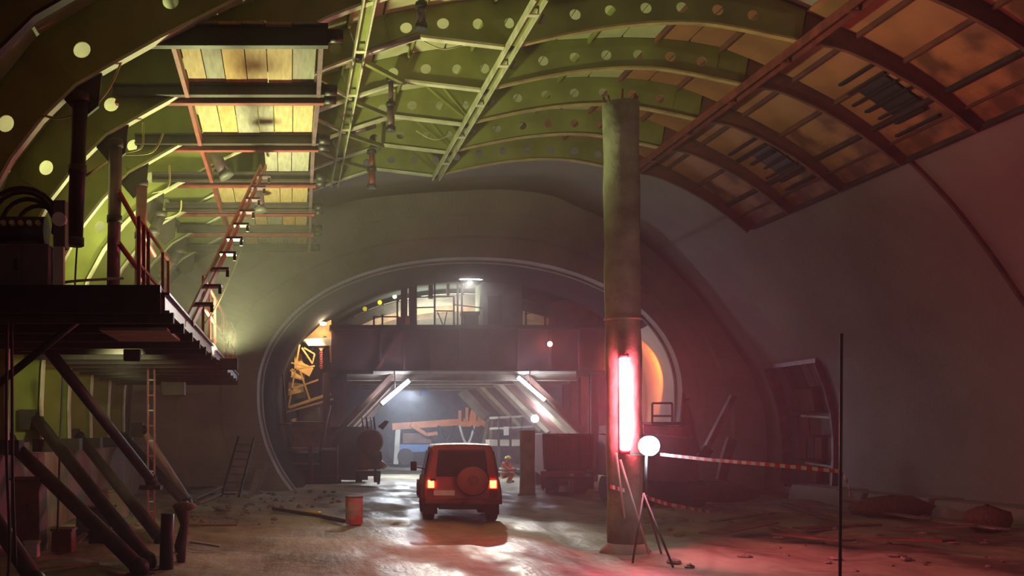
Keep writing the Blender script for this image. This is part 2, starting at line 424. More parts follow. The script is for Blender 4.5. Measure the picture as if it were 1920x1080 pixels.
# ------------------------------------------------------------------ vault formwork: ribs
PL = spline([(-4.85, 1.95), (-4.85, 3.2), (-4.62, 4.9), (-4.2, 6.0), (-3.3, 7.15)], 5)[:-1]+[(-3.3, 7.15), (-2.03, 7.88), (-.5, 8.65), (.58, 9.24), (1.4, 9.55)]
PC = [(1.4, 9.55), (2.58, 9.93), (4.35, 9.72)]+spline([(4.35, 9.72), (5.6, 10.0), (6.8, 10.18), (8, 10.22), (9, 10.08), (10.12, 9.84)], 4)[1:]
PR = spline([(10.12, 9.84), (11, 9.67), (12.2, 9.09), (13.05, 8.5), (13.6, 8.05)], 4)
SK = [(x, z) for x, z in VCS]
def seg_hit(p, n):   # distance along n from p to the vault polyline
    best = 9
    for i in range(len(SK)-1):
        ax, az = SK[i]; bx, bz = SK[i+1]; ex, ez = bx-ax, bz-az
        den = n[0]*ez-n[1]*ex
        if abs(den) < 1e-9: continue
        t = ((ax-p[0])*ez-(az-p[1])*ex)/den; u = ((ax-p[0])*n[1]-(az-p[1])*n[0])/den
        if -0.001 <= u <= 1.001 and 0 < t < best: best = t
    return best-.12
def frames(poly, step):
    L = sum(math.dist(poly[i], poly[i+1]) for i in range(len(poly)-1)); n = max(1, round(L/step))
    pts = resample(poly, n); out = []
    for i, p in enumerate(pts):
        a = pts[max(0, i-1)]; b = pts[min(n, i+1)]; d = (b[0]-a[0], b[1]-a[1]); l = math.hypot(*d)
        nn = (-d[1]/l, d[0]/l)
        out.append((p, nn, max(.12, seg_hit(p, nn))))
    return out
FL = frames(PL, .72); FC = frames(PC, .66); FR = frames(PR, .5)
RIBS = [12.5+2.5*i for i in range(8)]
def web(fr, y, hole, r, parent, name='web_plate', m='green'):
    mb = MB(); N = 16
    for i in range(len(fr)-1):
        (p, n0, w0), (q, n1, w1) = fr[i], fr[i+1]
        def uvp(u, v):
            a = (p[0]+n0[0]*w0*v, p[1]+n0[1]*w0*v); b = (q[0]+n1[0]*w1*v, q[1]+n1[1]*w1*v)
            return (cat(a[0], b[0], u), y, cat(a[1], b[1], u))
        if hole(i):
            L = math.dist(p, q); H = (w0+w1)/2; ring = []; sq = []
            for k in range(N):
                a = 2*PI*(k+.5)/N; c, s_ = math.cos(a), math.sin(a)
                ring.append(uvp(.5+r*c/L, .45+r*s_/H)); m_ = max(abs(c), abs(s_))
                sq.append((.5+.5*c/m_, .5+.5*s_/m_))
            cor = [(0, 0), (1, 0), (1, 1), (0, 1)]
            vs = [uvp(*s_) for s_ in sq]+ring+[uvp(*c) for c in cor]
            fs = []
            for k in range(N):
                k2 = (k+1) % N
                fs.append((k, k2, N+k2, N+k))
            for ci, (cu, cv) in enumerate(cor):   # corner triangles
                near = sorted(range(N), key=lambda k: math.dist(sq[k], (cu, cv)))[:2]
                fs.append((near[0], near[1], 2*N+ci))
            mb.add(vs, fs)
        else:
            mb.add([uvp(0, 0), uvp(1, 0), uvp(1, 1), uvp(0, 1)], [(0, 1, 2, 3)])
    o = mb.build(name, m, parent)
    md = o.modifiers.new('thick', 'SOLIDIFY'); md.thickness = .025; md.offset = 0
    return o
def flange(poly, y, w_, t, m, parent, name='inner_flange'):
    mb = MB()
    for i in range(len(poly)-1):
        a, b = poly[i], poly[i+1]; mb.bar((a[0], y, a[1]), (b[0], y, b[1]), w_, t, up=(-(b[1]-a[1]), 0, b[0]-a[0]))
    return mb.build(name, m, parent)
for ri, y in enumerate(RIBS):
    t = thing('formwork_rib', (-4.85, y, 1.95), f'green steel vault rib with round holes, {ORD[ri]} of the row', 'formwork rib', 'steel ribs of the vault formwork')
    web(FL, y, lambda i: i > 0 and (i % 2 == 0), .12, t)
    if y >= 17.4:
        web(FC, y, lambda i: 1 <= i < len(FC)-2, .11, t)
        web(FR, y, lambda i: False, .1, t, m='rust')
        flange(PC[:3], y, .16, .05, 'greenlite', t)
        flange(PC[2:], y, .14, .04, 'yellowedge', t)
        flange(PR, y, .09, .03, 'rust', t)
    flange([f[0] for f in FL], y, .17, .045, 'greenlite' if y > 14 else 'darksteel', t)  # nearest flange in a darker material, its shade put into the colour
    # outer shelf bracket at the hinge, gusset and bolts
    gb = MB()
    if y > 14: gb.plate([(-3.35, y-.04, 7.1), (-2.75, y-.04, 7.45), (-2.8, y-.04, 6.95), (-3.05, y-.04, 6.75)], .08, (0, 1, 0))
    if y > 14: gb.build('gusset', 'darksteel', t)
    if y >= 20:
        for bx, bz in ((1.4, 9.55), (4.35, 9.72), (10.12, 9.84)):
            g = MB(); g.tube([(bx, y-.12, bz), (bx, y+.12, bz)], .09, 10); g.build('hinge_pin', 'blacksteel', t)
    fb = MB(); fb.box((-5.0, y-.18, 1.75), (-4.6, y+.18, 2.0)); fb.build('foot_plate', 'darksteel', t)

# skin panels per bay
def skinpt(f, k=0.0): return (f[0][0]+f[1][0]*(f[2]+k), f[0][1]+f[1][1]*(f[2]+k))
AF = FL+FC[1:]+FR[1:]
SKP = [skinpt(f) for f in FL[::2]]+[skinpt(f) for f in FC[1::1]]
bayname = ['nearest', 'second nearest', 'third nearest', 'fourth nearest', 'fifth nearest', 'sixth nearest', 'farthest']
def slab(a, b, y0, y1, m, parent, name='shutter_panel', th=.05, lip=True, gap=.025):
    d = (b[0]-a[0], b[1]-a[1]); l = math.hypot(*d); d = (d[0]/l, d[1]/l); n = (-d[1], d[0])
    a = (a[0]+d[0]*gap, a[1]+d[1]*gap); b = (b[0]-d[0]*gap, b[1]-d[1]*gap)
    mb = MB(); ya, yb = y0+gap, y1-gap
    o = [(a[0], ya, a[1]), (b[0], ya, b[1]), (b[0], yb, b[1]), (a[0], yb, a[1])]
    mb.plate(o, th, (n[0], 0, n[1])); return mb.build(name, m, parent)
def bay_ok(xm, y0):
    if y0 < 17.4: return xm < -.2 or xm > 10.3
    if y0 < 19.9: return xm < 7.6 or xm > 10.3
    return True
for bi in range(7):
    y0, y1 = RIBS[bi], RIBS[bi+1]
    t = thing('formwork_skin', (0, y0, 9), f'bay of pale and orange shutter panels lining the vault, {bayname[bi]} bay', 'formwork panels', 'panel bays of the vault formwork')
    LS = [skinpt(f) for f in FL[::2]]; 
    if (len(FL)-1) % 2: LS.append(skinpt(FL[-1]))
    CS = [skinpt(f) for f in FC]
    RS = [skinpt(f) for f in FR[::2]]
    if (len(FR)-1) % 2: RS.append(skinpt(FR[-1]))
    for k in range(len(LS)-1): 
        if bay_ok((LS[k][0]+LS[k+1][0])/2, y0): slab(LS[k], LS[k+1], y0, y1, 'paleskin', t)
    for k in range(len(CS)-1):
        xm = (CS[k][0]+CS[k+1][0])/2
        if not bay_ok(xm, y0): continue
        orange = xm > (6.6 if bi == 6 else 7.9)
        slab(CS[k], CS[k+1], y0, y1, 'orskin' if orange else 'paleskin', t)
        if k % 2 == 0:
            s_ = MB(); s_.bar((CS[k][0], y0, CS[k][1]-.06), (CS[k][0], y1, CS[k][1]-.06), .05, .12); s_.build('stiffener', 'green' if not orange else 'rust', t)
    for k in range(len(RS)-1):
        if not bay_ok(11, y0): continue
        hatch = (bi in (3, 5)) and k == len(RS)-3
        a, b = RS[k], RS[k+1]
        if hatch:
            ym = (y0+y1)/2
            slab(a, b, y0, ym-.55, 'orskin', t); slab(a, b, ym+.45, y1, 'orskin', t)
        else:
            slab(a, b, y0, y1, 'orskin2' if k >= len(RS)-3 else 'orskin', t)
        dd = (b[0]-a[0], b[1]-a[1]); 
        thick = k >= len(RS)-3
        s_ = MB(); s_.bar((b[0], y0, b[1]-.05), (b[0], y1, b[1]-.05), .13 if thick else .06, .1); s_.build('stiffener', 'darksteel' if thick else 'rust', t)
        if k == len(RS)-2:
            s_ = MB(); s_.bar(((a[0]+b[0])/2, y0, (a[1]+b[1])/2-.04), ((a[0]+b[0])/2, y1, (a[1]+b[1])/2-.04), .04, .06); s_.build('batten', 'rust', t)
        if hatch:
            h = MB(); c = ((a[0]+b[0])/2, (a[1]+b[1])/2)
            h.plate([(a[0], ym-.52, a[1]+.02), (b[0], ym-.52, b[1]+.02), (b[0], ym+.42, b[1]+.02), (a[0], ym+.42, a[1]+.02)], .04, (-.5, 0, -.8)); h.build('hatch_dark', 'black', t)  # black plate paints the dark inside the open hatch
            for q_ in range(7):
                h = MB(); u = -.35+q_*.28; x_ = cat(a[0], b[0], u); z_ = cat(a[1], b[1], u)-.12
                h.bar((x_, ym-.3-R.uniform(.2, .6), z_), (x_, ym+.3+R.uniform(.1, .7), z_), R.uniform(.06, .14), .05); h.build('hatch_bar', 'black', t)
# edge beam closing the far end of the shell
mb = MB()
pts = [skinpt(f, -.02) for f in FL]+[skinpt(f, -.02) for f in FC[1:]]+[skinpt(f, -.02) for f in FR[1:]]

# longitudinal beams
def longbeam(x, z, ya, yb, w_, h_, m, label):
    t = thing('longitudinal_beam', (x, ya, z), label, 'steel beam', 'longitudinal beams under the vault ribs')
    a = MB(); a.bar((x-w_/2, ya, z), (x-w_/2, yb, z), .03, h_); a.build('channel', m, t)
    a = MB(); a.bar((x+w_/2, ya, z), (x+w_/2, yb, z), .03, h_); a.build('channel', m, t)
    a = MB(); a.bar((x, ya, z+h_/2-.02), (x, yb, z+h_/2-.02), w_, .02); a.build('web_strip', 'green', t)
    y = ya+.6
    while y < yb-.5:
        a = MB(); a.bar((x-w_/2, y, z-h_/2), (x+w_/2, y, z-h_/2), .12, .02); a.build('tie_plate', m, t); y += 2.5
longbeam(4.38, 9.66, 17.5, 30, .2, .16, 'greenlite', 'bright twin-channel beam running under the vault ribs left of the column')
longbeam(1.38, 9.48, 16.2, 30, .2, .2, 'greenlite', 'pale bolted beam running beside the hexagonal rib frames')
longbeam(10.12, 9.74, 17.5, 30, .22, .18, 'redsteel', 'rusty hinge beam where the orange wing panels start')
# diagonal braces A(i) -> B(i+1)
for i in range(3, 7):
    y = RIBS[i]; 
    br = MB(); br.bar((1.4, y, 9.5), (2.58, y+2.5, 9.9), .09, .09)
    tag(br.build('diagonal_brace', 'green'), f'slim green diagonal brace between hexagon frames, {["nearest","second nearest","third nearest","farthest"][i-3]} one', 'brace', 'diagonal braces of the hexagon frames')
    br = MB(); br.bar((.4, y+.1, 9.22), (1.4, y+2.4, 9.5), .06, .06)
    tag(br.build('diagonal_brace', 'greenlite'), f'thin pale brace left of the bolted beam, {["nearest","second nearest","third nearest","farthest"][i-3]} one', 'brace', 'thin braces left of the bolted beam')
for i in (4, 5, 6):
    y = RIBS[i]
    t = thing('knee_strut', (3.9, y+.9, 10.3), f'pair of steel knee struts above the bright beam, {["nearest","middle","farthest"][i-4]} pair', 'strut', 'knee struts above the bright beam')
    for dx in (-.35, .1):
        a = MB(); a.bar((4.3+dx*.2, y+1.9, 9.75), (3.4+dx, y+1.6, 10.6), .09, .07); a.build('strut', 'green', t)
# purple spreader at the near hexagon frame
a = MB(); a.tube([P(696, 96, 19.9), P(786, 66, 19.9)], .07, 10); tag(a.build('spreader_tube', 'purple'), 'purple-grey spreader tube on the near hexagon frame', 'tube')
a = MB(); a.tube([P(652, 250, 26.5), P(704, 234, 26.5)], .09, 10); tag(a.build('spreader_tube', 'purple'), 'short purple jack tube beside the bolted beam, farther back', 'tube')

# hydraulic jacks hanging from the frames
def jack(px, pya, pyb, Y, r, label, m='purple'):
    p0, p1 = P(px, pya, Y), P(px, pyb, Y)
    t = thing('hydraulic_jack', p1, label, 'jack', 'jacks hanging from the hexagon frames')
    a = MB(); a.tube([p0, cat(p0, p1, .55)], r*.7, 12); a.build('piston', m, t)
    a = MB(); a.tube([cat(p0, p1, .5), p1], r, 12); a.build('cylinder', m, t)
    for q in (p0, p1, cat(p0, p1, .5)):
        a = MB(); a.tube([q+Vector((0, 0, -.05)), q+Vector((0, 0, .05))], r*1.3, 12); a.build('collar', 'blacksteel', t)
jack(790, -30, 50, 18.5, .085, 'dark jack at the top edge of the picture above the hexagon frames')
jack(733, 150, 242, 22.3, .08, 'dark vertical jack between the hexagon frames')
jack(697, 285, 350, 27.3, .1, 'reddish jack hanging lowest from the hexagon frames', 'redsteel')
jack(697, 228, 275, 27.9, .11, 'short thick jack above the reddish jack')

# ------------------------------------------------------------------ timber decks hung at the left
ZJ = [8.05, 7.94, 7.82, 7.71, 7.60, 7.57, 7.51]
XL = [-1.74, -1.72, -1.72, -1.68, -1.64, -1.62, -1.62]; XR = [.50, .52, .5, .52, .55, .6, .62]
for k in range(6):
    ya, yb = 15+2.5*k, 17.5+2.5*k
    t = thing('timber_deck', (-.6, ya, ZJ[k]), f'timber boarded shutter deck in a red steel frame, {["nearest","second nearest","third nearest","fourth nearest","fifth nearest","farthest"][k]} of the row', 'timber deck', 'timber decks hung under the vault')
    hb = .17
    def bm(y, z, xl, xr, m='redsteel', h=hb):
        a = MB(); a.ibeam((xl, y, z), (xr, y, z), .14, h, .035); return a.build('cross_beam', m, t)
    bm(ya+.13, ZJ[k], -3.0 if k else -2.4, XR[k]+.1, 'blacksteel' if k == 0 else 'redsteel', .3 if k == 0 else hb)
    bm(yb-.13, ZJ[k+1]+.06, -3.0, XR[k+1]+.1, 'darksteel')
    for xa, xb in ((XL[k], XL[k+1]), (XR[k], XR[k+1])):
        a = MB(); a.bar((xa, ya+.15, ZJ[k]+.02), (xb, yb-.15, ZJ[k+1]+.02), .07, .2); a.build('side_beam', 'redsteel' if xa < 0 else 'purple', t)
    for yy, zz, xx in ((ya+.13, ZJ[k], XR[k]), (yb-.13, ZJ[k+1]+.06, XR[k+1])):
        a = MB(); a.tube([(xx+.1, yy, zz), (xx+.32, yy, zz)], .1, 12); a.build('roller', 'blacksteel', t)
    n = 6; xa, xb = XL[k]+.05, XR[k]-.05
    cuts = [0]
    for i in range(n): cuts.append(cuts[-1]+R.uniform(.8, 1.2))
    cuts = [c/cuts[-1] for c in cuts]
    for i in range(n):
        if k == 2 and i < 3: continue
        u0, u1 = cat(xa, xb, cuts[i])+.008, cat(xa, xb, cuts[i+1])-.008; dz = R.uniform(0, .02)
        a = MB(); z0, z1 = ZJ[k]+.13+dz, ZJ[k+1]+.15+dz
        if k == 2 and i == 3: u0 += .1
        a.hexa([(u0, ya+.02, z0), (u1, ya+.02, z0), (u1, yb-.02, z1), (u0, yb-.02, z1), (u0, ya+.02, z0+.04), (u1, ya+.02, z0+.04), (u1, yb-.02, z1+.04), (u0, yb-.02, z1+.04)])
        a.build('plank', R.choice(['wood1', 'wood1', 'wood3', 'wood2']) if (k, i) not in ((0, 1), (0, 5)) else 'wood2', t)
# props passing through the open deck bay
for (pa, pb, Y, r, lb) in (((400, 285), (425, 330), 22.0, .13, 'blue-grey prop hanging through the open half of a timber deck'), ((482, 345), (488, 395), 23.5, .12, 'white-tipped hose sleeve below the timber deck by the red ladder')):
    a = MB(); p0, p1 = P(*pa, Y), P(*pb, Y); a.tube([p0, p1], r, 12); t = thing('hanging_prop', p1, lb, 'prop')
    a.build('tube', 'purple', t); a = MB(); d = (p1-p0).normalized(); a.tube([p1-d*.08, p1+d*.04], r*1.25, 12); a.build('collar', 'grey', t)

# ------------------------------------------------------------------ left columns (screw props), platform and clutter
def prop(px0, py0, px1, py1, Y, r, label, m='blacksteel'):
    p0, p1 = P(px0, py0, Y), P(px1, py1, Y)
    t = thing('screw_prop', p1, label, 'prop', 'vertical props hanging from the rib hinges')
    a = MB(); a.tube([p0, p1], r, 14); a.build('outer_tube', m, t)
    for q in (0.03, .5, .97):
        c = cat(p0, p1, q); a = MB(); a.tube([c+Vector((0, 0, -.06)), c+Vector((0, 0, .06))], r*1.15, 14); a.build('collar', 'darksteel', t)
prop(151, 175, 140, 462, 14.9, .12, 'thickest black vertical prop at the far left, above the pump')
prop(217, 262, 212, 560, 17.4, .115, 'dark vertical prop with reddish side, second from the left', 'purple')
prop(266, 338, 262, 545, 19.9, .11, 'dark red vertical prop, third from the left', 'redsteel')
prop(303, 400, 272, 470, 22.4, .12, 'short leaning prop hung from the fourth hinge', 'darksteel')
prop(338, 470, 305, 520, 24.9, .12, 'short leaning prop farther back behind the red railing', 'darksteel')

ZP = 3.6; ZT = 3.9
t = thing('work_platform', (-3.3, 12.5, ZP), 'dark steel working platform with timber decking along the left ribs', 'platform')
for x in (-4.3, -2.15, -1.52):
    a = MB(); a.ibeam((x, 12.4, ZP+.12), (x, 30, ZP+.12), .14, .22, .03); a.build('long_bearer', 'purple' if x > -4 else 'darksteel', t)
y = 12.6
while y < 30:
    a = MB(); a.bar((-4.9, y, ZP-.05), (-1.42, y, ZP-.05), .1, .13); a.build('joist', 'darksteel', t); y += 1.25
for i in range(10):
    for j in range(4):
        if (i, j) in ((7, 1), (4, 2), (9, 0), (9, 3)): continue
        xa = -4.9+i*.345; ya = 12.45+j*4.4+R.uniform(-.1, .1)
        a = MB(); a.box((xa, ya, ZT-.06), (xa+.325, ya+4.3, ZT-.02)); a.build('deck_plank', R.choice(['wooddark', 'wood2', 'wooddark']), t)
a = MB(); a.box((-4.9, 12.28, ZP-.02), (-1.55, 12.42, ZT+.02)); a.build('front_fascia', 'blacksteel', t)
a = MB(); a.box((-2.5, 13.4, ZP-.12), (-1.6, 15.0, ZP-.08)); a.build('soffit_plate', 'greyolive', t)
# railing
def railing(pts, h, label, m='redpaint'):
    t = thing('guard_rail', pts[0], label, 'railing')
    for p in pts:
        p = Vector(p); a = MB(); a.bar(p, p+Vector((0, 0, h)), .05, .05); a.build('post', m, t)
    for hh in (h, h*.5):
        a = MB()
        for i in range(len(pts)-1): a.bar(Vector(pts[i])+Vector((0, 0, hh)), Vector(pts[i+1])+Vector((0, 0, hh)), .04, .04)
        a.build('rail', m, t)
    return t
railing([(-2.15, y, ZT-.02) for y in (14.6, 15.1, 15.6, 17.4, 18.2)], 1.35, 'red guard rail with clustered posts behind the dark props')
railing([(-1.55, y, ZT-.02) for y in (18.5, 20, 21.5, 24, 25.2)], 1.1, 'red guard rail on the platform edge below the ladder')
railing([(-1.5, y, ZT-.02) for y in (26.2, 27, 28.6)], 1.1, 'small red guard rail at the far end of the platform')
# sloping handrails
for (a_, b_, Y, lb) in (((222, 358), (290, 480), 17.2, 'red sloping handrail bar beside the second prop, upper one'), ((222, 455), (300, 560), 17.0, 'red sloping handrail bar beside the second prop, lower one')):
    mb = MB(); mb.tube([P(*a_, Y), P(*b_, Y+1.2)], .045, 8); tag(mb.build('handrail_bar', 'redpaint'), lb, 'handrail')
# red ladder stair
t = thing('red_ladder', P(350, 607, 15.1), 'steep red ladder with step brackets rising from platform to timber deck', 'ladder')
A0, A1 = P(347, 607, 15.1), P(489, 312, 21.2)
for dx in (0, .11):
    a = MB(); a.bar(A0+Vector((dx, 0, 0)), A1+Vector((dx, 0, 0)), .035, .09); a.build('stringer', 'redpaint', t)
for i in range(1, 11):
    c = cat(A0, A1, i/11); a = MB(); a.box(c+Vector((.02, -.12, -.02)), c+Vector((.3, .12, .02))); a.build('tread', 'purple', t)
    a = MB(); a.bar(c+Vector((.27, 0, -.12)), c+Vector((.27, 0, .02)), .05, .05); a.build('step_bracket', 'darksteel', t)
# vertical lattice ladder
t = thing('lattice_ladder', (-2.62, 21.8, .1), 'narrow red upright ladder standing from the ground to the platform', 'ladder')
for dx in (-.07, .07):
    a = MB(); a.bar((-2.97+.0+dx+.0, 22, .12), (-2.97+dx, 22, 4.3), .035, .05); a.build('stringer', 'redpaint', t)
for i in range(12):
    z = .3+i*.33; a = MB(); a.bar((-3.03, 22, z), (-2.91, 22, z), .03, .03); a.build('rung', 'cream' if i % 2 else 'redpaint', t)

# pump unit and cabinet on the platform
t = thing('pump_cabinet', (-3.3, 13.2, ZT), 'grey steel cabinet standing on the platform under the pump', 'cabinet')
a = MB(); a.box((-3.95, 12.7, ZT), (-3.0, 13.6, 4.5)); a.build('body', 'grey', t, .02)
a = MB(); a.box((-3.9, 12.66, ZT+.05), (-3.35, 12.7, 4.42)); a.build('door', 'grey', t)
a = MB(); a.box((-3.42, 12.63, 4.15), (-3.38, 12.66, 4.3)); a.build('handle', 'blacksteel', t)
a = MB(); a.box((-2.98, 12.9, ZT), (-2.86, 13.0, 4.5)); a.build('side_post', 'cream', t)
t = thing('hydraulic_pump', (-3.4, 13.1, 4.5), 'black hydraulic pump with looped hoses on top of the cabinet', 'pump')
a = MB(); a.tube([(-3.72, 13.1, 4.72), (-3.12, 13.1, 4.72)], .2, 16); a.build('motor', 'blacksteel', t)
a = MB(); a.box((-3.6, 12.95, 4.5), (-3.2, 13.3, 4.58)); a.build('base', 'darksteel', t)
for i in range(5):
    a = MB(); x = -3.62+.11*i; a.tube([(x, 12.95, 4.78), (x, 12.86, 4.8)], .035, 8); a.build('valve', 'cream' if i % 2 else 'cable', t)
for i, (r, ox) in enumerate(((.42, 0), (.34, .05), (.5, -.05), (.28, .16))):
    a = MB(); a.tube([(-3.4+ox+r*math.cos(u)*1.0, 13.0+.06*i, 4.8+r*math.sin(u)) for u in [PI*k/10 for k in range(-1, 12)]], .03, 6); a.build('hose', 'black', t)
a = MB(); a.box((-3.0, 12.95, 4.5), (-2.85, 13.15, 5.1)); a.build('manifold', 'grey', t)
a = MB(); a.tube([(-2.92, 12.9, 4.85), (-2.92, 13.0, 4.85)], .09, 12); a.build('gauge', 'white', t)
# hoses/cables in the air at the left
def cable(pts, r, m, label, group=None):
    pts = [Vector(p) for p in pts]; out = []
    for i in range(len(pts)-1):
        p0 = pts[max(0, i-1)]; p1 = pts[i]; p2 = pts[i+1]; p3 = pts[min(len(pts)-1, i+2)]
        for k in range(6):
            u = k/6; out.append(.5*((2*p1)+(-p0+p2)*u+(2*p0-5*p1+4*p2-p3)*u*u+(-p0+3*p1-3*p2+p3)*u**3))
    out.append(pts[-1]); a = MB(); a.tube(out, r, 6); return tag(a.build('cable', m), label, 'cable', group)
cable([P(232, 105, 15), P(205, 165, 15), P(172, 205, 15)], .018, 'cable', 'yellowish hose loop hanging under the nearest bright rib strip', 'hose loops')
cable([P(268, 230, 17.6), P(266, 275, 17.6), P(236, 285, 17.6)], .018, 'cable', 'yellowish hose loop by the second prop, shorter one', 'hose loops')
cable([P(306, 250, 17.6), P(285, 285, 17.6), P(232, 290, 17.6)], .018, 'cable', 'yellowish hose loop by the second prop, longer one', 'hose loops')
cable([P(318, 310, 20), P(315, 350, 20), P(284, 362, 20)], .018, 'cable', 'yellowish hose loop above the third prop', 'hose loops')
cable([P(340, 375, 22.6), P(335, 400, 22.6), P(300, 412, 22.6)], .018, 'cable', 'yellowish hose loop above the fourth prop', 'hose loops')
cable([P(78, 215, 14.9), P(110, 222, 14.9), P(148, 212, 14.9)], .02, 'cable', 'pale hose running left from the thickest prop', 'hose loops')
cable([P(160, 330, 15.1), P(175, 320, 15.1), P(200, 303, 16)], .02, 'cable', 'pale hose right of the thickest prop', 'hose loops')
cable([P(90, 540, 13.5), P(130, 528, 13.5), P(230, 522, 15)], .02, 'black', 'black cable sagging across above the platform')
cable([P(14, 600, 12.1), P(12, 830, 12.1), P(18, 1010, 12.1), P(14, 1100, 12.1)], .02, 'black', 'black cable hanging at the far left edge')
cable([P(22, 600, 12.3), P(24, 900, 12.3), P(30, 1060, 12.3)], .02, 'black', 'second black cable hanging at the far left edge')
cable([P(152, 400, 15.3), P(144, 470, 15.3), P(140, 545, 15.3)], .014, 'black', 'thin black cable under the thickest prop')
cable([P(118, 700, 19), P(112, 850, 19), P(108, 1000, 16.6)], .02, 'black', 'black cable hanging behind the slanted props')
cable([Vector((.9, 30.1, 9.33)), P(606, 385, 30), P(600, 400, 30), P(560, 440, 30)], .02, 'cable', 'pale rope drooping at the far end of the ribs')
cable([P(452, 470, 26), P(432, 520, 24), P(405, 575, 20), P(383, 607, 17.8)], .015, 'cable', 'thin pale rope right of the red ladder')
cable([P(780, 245, 25.5), P(815, 262, 25.5), P(850, 250, 25.5)], .015, 'cable', 'thin wire sagging below the bright twin-channel beam')
cable([P(795, 78, 20.2), P(830, 92, 20.2), P(868, 85, 20.2)], .015, 'cable', 'thin wire sagging at the near hexagon frame')
# worklight box under the platform
t = thing('flood_lamp', P(325, 742, 24), 'dark unlit flood lamp box hanging under the platform', 'lamp')
a = MB(); a.box(P(302, 742, 24)+Vector((0, -.2, 0)), P(347, 716, 24)+Vector((0, .2, 0))); a.build('housing', 'grey', t, .02)
a = MB(); a.tube([P(308, 716, 24), P(312, 694, 24), P(330, 694, 24), P(336, 716, 24)], .025, 6); a.build('bracket', 'darksteel', t)

# slanted props at the foot of the ribs
SP = [((16, 826), 18, (261, 1064), 'nearest whole'), ((69, 787), 20, (277, 1052), 'second'), ((148, 819), 24.9, (303, 1012), 'third'), ((233, 822), 29.8, (350, 945), 'farthest')]
def slant(p0, p1, r, lb, m='darksteel'):
    t = thing('slanted_prop', p1, lb, 'prop', 'slanted props bracing the rib feet')
    d = (p1-p0).normalized()
    a = MB(); a.tube([p0, p1], r, 14); a.build('tube', m, t)
    for q in (p0, p1):
        a = MB(); a.sphere(q, r*1.25, 12, 8); a.build('joint', 'blacksteel', t)
    a = MB(); a.tube([cat(p0, p1, .86), cat(p0, p1, .97)], r*.7, 12); a.build('screw', 'blacksteel', t)
    a = MB(); q = p1; a.box(q+Vector((-.2, -.2, -.18)), q+Vector((.2, .2, -.1))); a.build('shoe', 'darksteel', t)
    a = MB(); a.box(p0+Vector((-.32, -.12, -.2)), p0+Vector((0, .12, .2))); a.build('bracket', 'darksteel', t)
for (a_, Y, b_, nm) in SP:
    p1 = G(*b_, z=.2); slant(P(*a_, Y), p1, .12 if nm != 'farthest' else .14, f'slanted steel prop from rib foot to ground, {nm} of the row')
slant(P(-90, 850, 15), G(66, 1090, .2), .12, 'slanted steel prop cut off by the lower left corner')
slant(P(75, 636, 16.6), P(283, 900, 19.3), .1, 'long dark prop slanting down from the platform underside', 'blacksteel')
a = MB(); a.tube([P(-10, 725, 12.9), P(176, 577, 12.9)], .05, 8); tag(a.build('platform_brace', 'blacksteel'), 'thin black brace rising to the platform front', 'brace')
slant(G(345, 938, .3)+Vector((-1.1, 0, 1.9)), G(352, 936, .2), .1, 'pale leaning tube beside the farthest slanted prop', 'cream')
# low girder joining the feet of the ribs
t = thing('footing_girder', (-5.2, 12, 0), 'concrete footing wall behind the slanted props', 'footing')
for i in range(9):
    a = MB(); y = 12+2.75*i; a.box((-5.75, y, -.2), (-5.0, y+2.7, 1.72)); a.build('block', 'greyolive' if i % 2 else 'conc', t)
# clutter behind and between the props
cl = [(P(55, 935, 17), (.5, .6, 1.2), 'brown', 'dark drum-like box behind the nearest slanted prop'), (P(120, 985, 17), (.35, .4, .35), 'redsteel', 'reddish box lying between the slanted props'),
      (P(60, 1000, 16.2), (.22, .2, .22), 'white', 'small white tub between the slanted props'), (P(180, 950, 20), (.7, .6, .5), 'grey', 'grey crate behind the second slanted prop'),
      (P(215, 890, 24), (.6, .6, .6), 'greyolive', 'olive crate behind the third slanted prop'), (P(190, 1010, 18), (.4, .35, .22), 'blacksteel', 'low black box near the prop shoes')]
for c, s_, m, lb in cl:
    t = thing('crate', (c.x, c.y, 0), lb, 'crate', 'crates behind the slanted props'); x, y = c.x, c.y
    zb = .14
    a = MB(); a.hexa([(x-s_[0]/2, y-s_[1]/2, zb), (x+s_[0]/2, y-s_[1]/2, zb), (x+s_[0]/2, y+s_[1]/2, zb), (x-s_[0]/2, y+s_[1]/2, zb),
                      (x-s_[0]*.46, y-s_[1]/2, zb+s_[2]), (x+s_[0]*.46, y-s_[1]*.46, zb+s_[2]), (x+s_[0]*.46, y+s_[1]*.46, zb+s_[2]), (x-s_[0]*.46, y+s_[1]*.46, zb+s_[2])])
    a.build('body', m, t, .015)
    a = MB(); a.box((x-s_[0]*.52, y-s_[1]*.54, zb+s_[2]), (x+s_[0]*.52, y+s_[1]*.52, zb+s_[2]+.04)); a.build('lid', m, t)
# gas bottles / buckets hints
# stump posts in the foreground left
t = thing('timber_post_stub', G(318, 1078), 'short dark timber post standing at the lower left', 'post')
a = MB(); p = G(312, 1078); a.tube([p, p+Vector((.0, 0, .5)), p+Vector((.02, 0, .92))], [.11, .1, .1], 9); a.build('post', 'blacksteel', t)
t = thing('sack_bundle', G(340, 1060), 'dark rag bundle draped on a stub beside the timber post', 'bundle')
p = G(340, 1060)
a = MB(); a.tube([p+Vector((0, 0, 0)), p+Vector((-.02, 0, .3)), p+Vector((.05, 0, .65)), p+Vector((.0, 0, .9)), p+Vector((.12, .0, 1.0))], [.06, .1, .07, .13, .05], 9); a.build('wrap', 'darksteel', t)
a = MB(); a.sphere(p+Vector((.05, -.05, .95)), .13, 9, 6, (1.5, 1, .6)); a.build('knot', 'wooddark', t)
